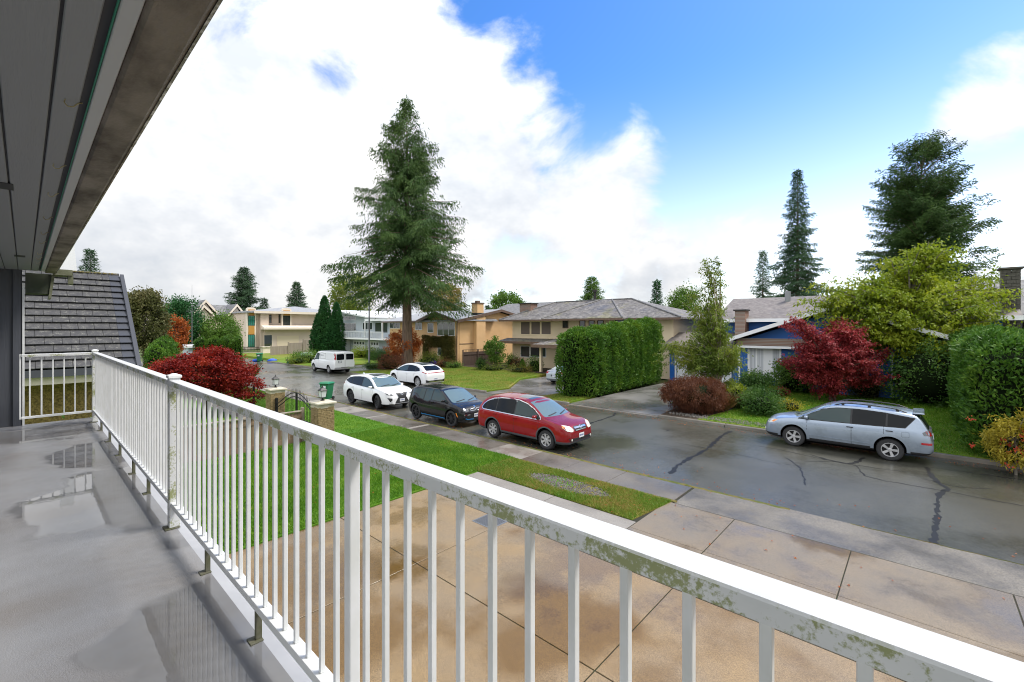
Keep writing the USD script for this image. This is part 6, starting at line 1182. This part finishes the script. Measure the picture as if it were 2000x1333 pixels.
# --- broadleaf trees behind the houses
def bt(label, px, d, top, wpx, bot, lm, n, ls, seed, cl=150, lumps=5, z0=0.0, trunk=.2, cr=.3, sh=.55, name='tree', sparse=1.0):
    rng = np.random.default_rng(seed + 900); p = at(px, d); zt = EYE - d * (top - 640) / 870; zb = EYE - d * (bot - 640) / 870; w = wpx / 870 * d; hh = zt - zb
    e = [(0, 0, zb + hh * .5, w * .40, w * .40, hh * .46)]
    for k in range(lumps): a = rng.random() * 6.28; q = rng.uniform(.25, .8); rr = w * .30 * math.sin(min(1, q * 1.15) * 3.0) ** .5 if q < .9 else 0; s = rng.uniform(.16, .26); e.append((math.cos(a) * rr, math.sin(a) * rr, zb + hh * q, w * s, w * s, hh * s * .8))
    return broadleaf(label, (p[0], p[1], z0), e, n, ls, lm, seed, trunk=trunk, clusters=cl, cr=cr, shell=sh, name=name)
bt('light green tree behind the blue-grey house', 690, 88, 528, 88, 640, L_birch, 9000, .36, 31)
bt('sparse tree with orange and green leaves right of the big fir', 862, 74, 545, 100, 640, L_mix, 6500, .32, 32, cl=120, cr=.24)
bt('rounded green tree behind the roof of the tan house', 990, 90, 565, 80, 640, L_dec, 7500, .40, 33, cr=.24)
bt('dense green tree right of the cream house', 1338, 50, 560, 88, 730, L_dec, 16000, .22, 34, lumps=7)
bt('olive-green tree between tiled roof and orange maple', 283, 36, 566, 86, 700, L_olive, 15000, .20, 35, lumps=7)
bt('green leafy tree behind the radio mast', 362, 66, 576, 75, 690, L_cyp, 12000, .28, 36, lumps=6)
bt('pale green bush-tree behind the olive tree', 322, 72, 592, 48, 680, L_dec, 6000, .30, 37)
bt('rounded green tree in front of the gabled far house', 428, 68, 611, 82, 690, L_dec, 12000, .26, 38, lumps=6)
bt('orange-leaved maple left of the shed', 340, 40, 617, 46, 690, L_orange, 7500, .16, 39, lumps=6)
bt('orange-red small tree in front of the tan house', 792, 47, 637, 74, 708, L_orange, 6500, .17, 40, cl=90, cr=.22)
bt('leafy green shrub-tree against the tan house side wall', 968, 44, 659, 46, 712, L_dec, 3800, .17, 41, cl=70, cr=.26)
# --- conical cypress and hedges at the far left
p = at(640, 68); hedge('big conical dark green cedar between beige house and blue-grey house', [(p[0] - .4, p[1] + .3, 0, 8.8, 1.45), (p[0] + .9, p[1] - .8, 0, 7.8, 1.35), (p[0] - 1.0, p[1] + .9, 0, 6.2, 1.2), (p[0] + .2, p[1] - .9, 0, 5.4, 1.5)], L_cyp, .30, 420, 42, 'cedar_tree', 'tree', tip=.7)
a, b_ = at(386, 44), at(466, 46); hedge('clipped row of bright green cedars in front of the shed', [(*(a + (b_ - a) * k / 10)[:2], 0, 3.1 + .3 * math.sin(k * 2.1), .34) for k in range(11)], L_cedar, .12, 1500, 43)
a, b_ = at(300, 30), at(332, 33); hedge('green cedar clump left of the red maple', [(*(a + (b_ - a) * k / 4)[:2], 0, 3.0 + .6 * (k % 3) * .5, .55) for k in range(5)], L_cedar, .13, 1300, 44)
# --- red maple in the neighbour's front garden
p = at(402, 21.5)
broadleaf('bright red Japanese maple behind the white railing', (p[0], p[1], .1), [(0, 0, 2.0, 1.85, 1.85, 1.05), (-.8, .8, 2.15, 1.05, 1.05, .8), (.5, -.4, 2.5, 1.0, 1.0, .7), (1.15, -1.15, 1.4, 1.0, 1.0, .65), (-1.3, 1.35, 1.5, .9, .9, .65), (.2, -.2, 2.9, .75, .75, .5), (1.45, -1.35, .95, .75, .75, .5), (.9, -1.0, .9, .85, .85, .5)], 34000, .115, L_red, 51, trunk=.13, split=.2, clusters=300, cr=.26, name='maple_tree', flat=.55, shell=.6)
tuft('spiky green yucca beside the red maple', 484, 36, 1.6, 1.3, L_shrub, .05, 160, 52, 'yucca_plant', bw=.06)
# --- plum-red maple across the street
p = at(1628, 25.0)
branchy('plum-red Japanese maple on the lawn of the blue house', (p[0], p[1], .14), [(0, 0, 2.7, 2.1, 2.1, 1.5), (-1.3, 1.4, 3.7, .9, .9, .8), (-1.75, 1.7, 4.4, .45, .45, .4), (.5, -.5, 3.9, 1.1, 1.1, .8), (1.6, -1.7, 3.0, .95, .95, .7), (1.3, -1.4, 1.8, 1.1, 1.1, .7), (-1.3, 1.2, 1.9, 1.1, 1.1, .7), (-.4, .3, 1.0, 1.1, 1.1, .5)], 150, 16, 20, .13, L_plum, 53, fork=.7, trunk=.10, tw=.62, flat=.75, hang=.30, wl=.55, name='maple_tree', stems=2, shell=.55, jit=.05)
# --- spreading yellow-green tree
p = at(1775, 26.5)
branchy('spreading yellow-green cherry tree beside the right hedge', (p[0], p[1], .14), [(0, 0, 5.0, 4.3, 4.3, 2.6), (-3.1, 3.3, 5.2, 2.0, 2.0, 1.7), (-1.7, 1.8, 6.6, 1.6, 1.6, 1.2), (2.6, -2.8, 5.9, 2.1, 2.1, 1.6), (.4, -.3, 7.8, 1.9, 1.9, 1.2), (1.0, -1.1, 8.9, 1.0, 1.0, .8), (-3.6, 3.9, 6.2, .9, .9, .7), (3.6, -3.9, 7.3, 1.0, 1.0, .5), (-1.0, 0, 3.4, 3.2, 3.2, 1.0), (1.2, -1.2, 2.9, 2.0, 2.0, .8)], 350, 15, 12, .205, L_lime, 54, fork=1.9, trunk=.20, tw=1.0, flat=.4, hang=.55, wl=.5, name='cherry_tree', shell=.62, arch=.85, jit=.09)
# --- birch: two thin stems with an open, wispy crown
p = at(1405, 24.2)
branchy('wispy birch with open yellow-green crown beside the far driveway', (p[0], p[1], .14), [(-.6, .6, 2.9, 2.0, 2.0, 1.4), (-1.7, 1.8, 2.8, 1.3, 1.3, .9), (.45, -.45, 2.6, .9, .9, .9), (-.4, .4, 4.4, 1.3, 1.3, 1.2), (-.4, .4, 6.0, .8, .8, 1.2), (-.35, .3, 7.6, .45, .45, 1.0), (-1.3, 1.3, 6.0, .3, .3, 1.0), (0, 0, 1.6, .9, .9, .9)], 160, 14, 13, .12, L_birch, 55, fork=.9, trunk=.085, tw=.65, flat=.2, hang=.7, wl=.5, name='birch_tree', bark=M_birchb, shell=.35, stems=2, jit=.05)
# --- laceleaf maple mound
p = at(1358, 22.2)
broadleaf('domed russet laceleaf maple beside the far driveway', (p[0], p[1], .1), [(0, 0, .85, 1.42, 1.42, .78), (.5, -.3, 1.0, .95, .95, .62), (-.5, .5, .95, .95, .95, .62)], 30000, .13, L_rust, 56, trunk=.08, split=.3, clusters=260, cr=.20, name='laceleaf_maple', cat_='shrub', shell=.82, droopy=1.3, wl=.2, core=(0, 0, .85, 1.1, 1.1, .55))
# --- tall hedge between the two driveways and the hedge at the right edge
cols = []
for k in range(14):
    x = 22.6 + k * .79; q = k / 13; cols.append((x, 15.6 - .015 * k, .08, 3.95 + .85 * q + .14 * math.sin(k * 2.3), .92 - .06 * q))
    if k < 12: cols.append((x + .4, 14.92 + .03 * k, .08, 3.85 + .85 * q + .14 * math.cos(k * 1.7), .74))
hedge('tall clipped cedar hedge between the two far driveways', cols, L_cedar, .17, 1350, 57)
cols = []
for k in range(16):
    if k < 7: cols.append((21.1 + k * .85, -3.5 + .15 * math.sin(k * 2.9), .1, 3.85 + .2 * math.sin(k * 1.7), 1.0))
    x = 21.3 + k * .85; cols.append((x, -2.15 - .02 * k + .22 * math.sin(k * 1.9), .1, 3.7 + .28 * math.sin(k * 2.3) + .015 * k, .95 + .1 * math.cos(k * 3.1)))
hedge('tall shaggy cedar hedge along the right side of the blue house lawn', cols, L_hedge2, .17, 1400, 58)
# --- shrubs and small plants
shrub('dark green rounded bush under the blue house window', 1480, 28.0, 1.75, 1.25, L_shrub, n=5200, ls=.12, seed=61); shrub('glossy green bush at the curb left of the silver estate', 1487, 21.4, 1.75, 1.05, L_shrub, n=5200, ls=.09, seed=62)
shrub('broad-leaved green bush behind the plum maple', 1549, 28.6, 2.0, 2.1, L_dec, n=4200, ls=.16, seed=63); shrub('brown-green bush right of the plum maple trunk', 1690, 26.5, 1.9, 1.35, L_olive, n=3600, ls=.10, seed=64)
shrub('yellow flowering plant behind the silver estate bonnet', 1543, 22.3, 1.1, .5, L_yel, n=900, ls=.07, seed=65, name='flowering_plant', cat_='plant'); shrub('pale yellow-green hosta beside the birch', 1437, 26.4, .9, .7, L_lime, n=500, ls=.18, seed=66, name='hosta', cat_='plant'); shrub('small pale green hosta in front of the dark bush', 1510, 27.0, 1.1, .5, L_birch, n=500, ls=.16, seed=67, name='hosta', cat_='plant'); shrub('reddish low plant beside the small hosta', 1528, 26.8, .7, .5, L_plum, n=600, ls=.08, seed=68, name='low_plant', cat_='plant')
tuft('tawny ornamental grass at the foot of the birch', 1408, 22.3, 1.3, .75, L_straw, n=420, seed=69); tuft('grey-green grass clump right of the birch', 1440, 22.8, 1.1, .8, L_olive, n=420, seed=70)
shrub('low yellow-green shrub on the brink of the far driveway bed', 1330, 24.2, .9, .9, L_birch, n=700, ls=.09, seed=71)
shrub('clipped green ball shrub in front of the brown fence', 940, 44, 1.0, 1.05, L_shrub, n=1600, ls=.10, seed=72); hedge('small bright green cone cypress in front of the cream house', [(*at(1022, 42.5)[:2], .12, 1.15, .34)], L_cedar, .09, 4500, 73, 'cone_cypress', 'shrub', tip=.85)
shrub('low flower bed of mixed plants before the cream house', 1016, 41.5, 2.2, .5, L_mix, n=1300, ls=.10, seed=74, name='flower_bed', cat_='plants'); shrub('small green tree-shrub beside the cream house porch', 1045, 42.5, 1.4, 1.3, L_dec, n=1400, ls=.12, seed=75); shrub('dark red shrub under the cream house windows', 1012, 44.6, 1.5, 1.0, L_rust, n=1400, ls=.1, seed=76); shrub('green shrub at the corner of the cream house', 1000, 45.2, 1.3, 1.3, L_dec, n=1400, ls=.12, seed=77); shrub('low pale shrub row along the tan house bed', 965, 43.2, 2.4, .45, L_birch, n=1200, ls=.10, seed=78)
shrub('russet shrub beside the big fir trunk', 762, 44.0, 2.3, 1.25, L_rust, n=3600, ls=.11, seed=79); shrub('low dark green clipped shrub by the street lamp', 729, 44.5, 1.8, .55, L_shrub, n=2200, ls=.09, seed=80); shrub('yellow-green shrub right of the fir trunk', 838, 47.4, 2.6, 1.3, L_birch, n=2800, ls=.12, seed=81); shrub('green shrub left of the fir trunk', 752, 50, 2.2, 1.5, L_shrub, n=2400, ls=.13, seed=82); shrub('purple flowering plant beside the fir', 845, 46.6, .8, .6, L_purple, n=700, ls=.08, seed=83, name='flowering_plant', cat_='plant'); shrub('reddish low shrub in front of the ivy', 868, 46.4, 1.7, .8, L_rust, n=1500, ls=.10, seed=84); shrub('low green shrub before the tan house corner', 886, 45.8, 1.6, .55, L_dec, n=1300, ls=.10, seed=85)
shrub('yellow-green shrub in front of the white garage doors', 712, 62, 3.2, 1.2, L_lime, n=2200, ls=.16, seed=86); shrub('dark shrub beside the blue-grey house drive', 742, 58, 3.0, 1.2, L_shrub, n=2200, ls=.16, seed=87); shrub('low bushy plants at the van nose on the verge', 598, 53, 3.2, 1.1, L_dec, n=2400, ls=.15, seed=88); shrub('low grey-green plants at the far driveway edge', 582, 51.5, 2.2, .6, L_birch, n=1400, ls=.14, seed=89)
p = at(1815, 24.2)
broadleaf('dark evergreen bush in deep shade under the yellow-green tree', (p[0], p[1], .1), [(0, 0, 1.6, 2.2, 1.9, 1.7), (-1.2, 1.0, 1.3, 1.0, 1.0, 1.2), (1.2, -1.2, 1.9, 1.2, 1.2, 1.6)], 9000, .13, L_shrub, 196, trunk=.07, split=.2, clusters=120, cr=.3, name='shrub', cat_='shrub', core=(0, 0, 1.5, 1.7, 1.5, 1.3))
# ivy on the tan house
rng = np.random.default_rng(90); n = 9000; yy = rng.uniform(37.25, 43.0, n); zz_ = .2 + 3.35 * rng.random(n) ** .8; keep = ~((yy > 39.6) & (yy < 41.9) & (zz_ < 2.1) & (zz_ > .3)); yy, zz_ = yy[keep], zz_[keep]; n = len(yy)
edge = 3.25 + .3 * meshkit.noise(np.c_[yy * 1.5, yy * 0, yy * 0], 4); keep = zz_ < edge; yy, zz_ = yy[keep], zz_[keep]; n = len(yy)
dep = .10 + .5 * meshkit.fbm(np.c_[yy, zz_, zz_ * 0] * 1.3, 3, 5) * rng.random(n) ** .5
obj('ivy', leaves(np.c_[31.84 - dep, yy, zz_], np.c_[-np.ones(n) * .6, rng.normal(0, .6, n), -np.abs(rng.normal(.5, .5, n))], .17, .11, rng), L_ivy, label='browning ivy clothing the lower front corner of the tan house', cat='ivy')
# rowan with red berries, near right edge
p = at(1984, 13.0); rw = broadleaf('yellowing rowan shrub with red berries at the right edge', (p[0], p[1], .1), [(0, 0, .75, .6, .6, .65), (.2, -.3, 1.4, .5, .5, .4), (-.2, .3, 1.5, .3, .3, .3)], 3000, .13, L_yel, 91, trunk=.03, split=.2, clusters=60, cr=.3, name='rowan_shrub', cat_='shrub', wl=.3, droopy=.4)
r = np.random.default_rng(92); base = trimesh.creation.icosahedron(); bs = []
for c in r.normal(0, 1, (26, 3)) * [.42, .42, .32] + [0, 0, .75]:
    for k in range(14): bs.append((base.vertices * r.uniform(.016, .024) + np.maximum(c + r.normal(0, .045, 3), [-9, -9, .05]), base.faces))
obj('berry_clusters', cat(*bs), L_berry, rw, kind='stuff')
# leafy stems under the short railing
for i, (x, y, lab) in enumerate(((.14, 11.3, 'leafy green stems showing below the short railing at left'), (.75, 12.0, 'small leafy sprig below the balcony corner'))):
    broadleaf(lab, (x, y, 1.0), [(0, 0, 1.0, .45, .45, .5), (.2, 0, .5, .5, .4, .5)], 420, .14, L_dec, 93 + i, trunk=.02, split=.3, clusters=40, cr=.35, name='climbing_plant', cat_='plant')
shrub('broad-leaved plants at the foot of the ochre wall', 95, 13.5, 3.0, 1.9, L_dec, .0, n=1500, ls=.2, seed=95)
# --- grass
def grass(poly, z, n, lm, seed, h=.055, name='grass', label=''):
    rng = np.random.default_rng(seed); x0, y0, x1, y1 = poly.bounds; P = np.c_[rng.uniform(x0, x1, n * 2), rng.uniform(y0, y1, n * 2)]; P = P[shapely.contains_xy(poly, P[:, 0], P[:, 1])][:n]; n = len(P)
    hh = h * rng.uniform(.5, 1.3, n) * (.6 + .8 * meshkit.noise(np.c_[P * 1.2, P[:, :1] * 0], 3)); a = rng.random(n) * 6.283; w = .012; b = np.c_[np.cos(a), np.sin(a), a * 0] * w; tip = np.c_[rng.normal(0, .45, (n, 2)) * hh[:, None], hh]
    Q = np.c_[P, np.full(n, z)]; v = np.stack([Q - b, Q + b, Q + tip], 1).reshape(-1, 3); obj(name, (v, np.arange(3 * n).reshape(-1, 3)), lm, label=label, cat='grass', kind='stuff')
grass(Polygon([(2.5, 9.5), (8.9, 9.5), (8.92, 9.8), (10.62, 9.62), (10.62, 16.5), (2.5, 16.6)]), .113, 150000, L_grass, 96, label='bright green lawn grass below the balcony')
grass(Polygon([(8.95, 4.62), (10.52, 4.4), (10.6, 9.6), (8.95, 9.74)]).difference(shapely.affinity.scale(shapely.Point(9.75, 6.9).buffer(1), .38, 1.25)), .108, 22000, L_grassv, 97, label='dry and green verge grass around the gravel patch')
grass(sbox(8.0, 16.62, 10.6, 40), .103, 40000, L_grass, 98, label='green verge grass outside the gate')
grass(Polygon([(20.62, -1.8), (34, -1.5), (34, 6.8), (24, 6.9), (20.62, 7.2)]), .148, 60000, L_grass, 99, h=.07, label='green lawn grass in front of the blue house')
grass(Polygon([(20.62, 21.1), (22.5, 21.0), (27, 23.9), (31.4, 24.7), (31.4, 37.9), (20.62, 39.2)]), .148, 60000, L_grassv, 100, h=.07, label='patchy green and yellow lawn grass before the tan house')
grass(Polygon([(20.62, 14.55), (23, 14.55), (23, 16.6), (20.62, 16.8)]), .138, 7000, L_grassv, 101, h=.07, label='small strip of verge grass at the near end of the tall hedge')
# fallen leaves and debris
def litter(regions, seed):
    rng = np.random.default_rng(seed); ps = []
    for (x0, x1, y0, y1, z, n) in regions: ps.append(np.c_[rng.uniform(x0, x1, n), rng.uniform(y0, y1, n), np.full(n, z) + rng.uniform(.002, .012, n)])
    P = np.vstack(ps); n = len(P); return leaves(P, np.c_[rng.normal(0, 1, (n, 2)), rng.normal(0, .12, n)], rng.uniform(.03, .075, n), .035, rng, np.c_[rng.normal(0, .2, (n, 2)), np.ones(n)], curl=.3)
obj('fallen_leaves', litter([(11.85, 12.4, 2, 34, .075, 420), (12.1, 14, -2, 30, .002, 90), (19.6, 20.38, -3, 16, .004, 420), (20.6, 26, -1.7, 7, .17, 160), (8.9, 10.6, 4.7, 16, .13, 110), (3, 9, 9.6, 16, .13, 90), (7, 10.4, -4, 4.4, .102, 45), (20.6, 23.5, 9.3, 14.3, .062, 90), (21, 26, 7.2, 9.2, .135, 200), (20.6, 30, 22, 37, .17, 90)], 102), L_orange, label='scattered brown and orange fallen leaves along curbs and lawns', cat='fallen leaves', kind='stuff')
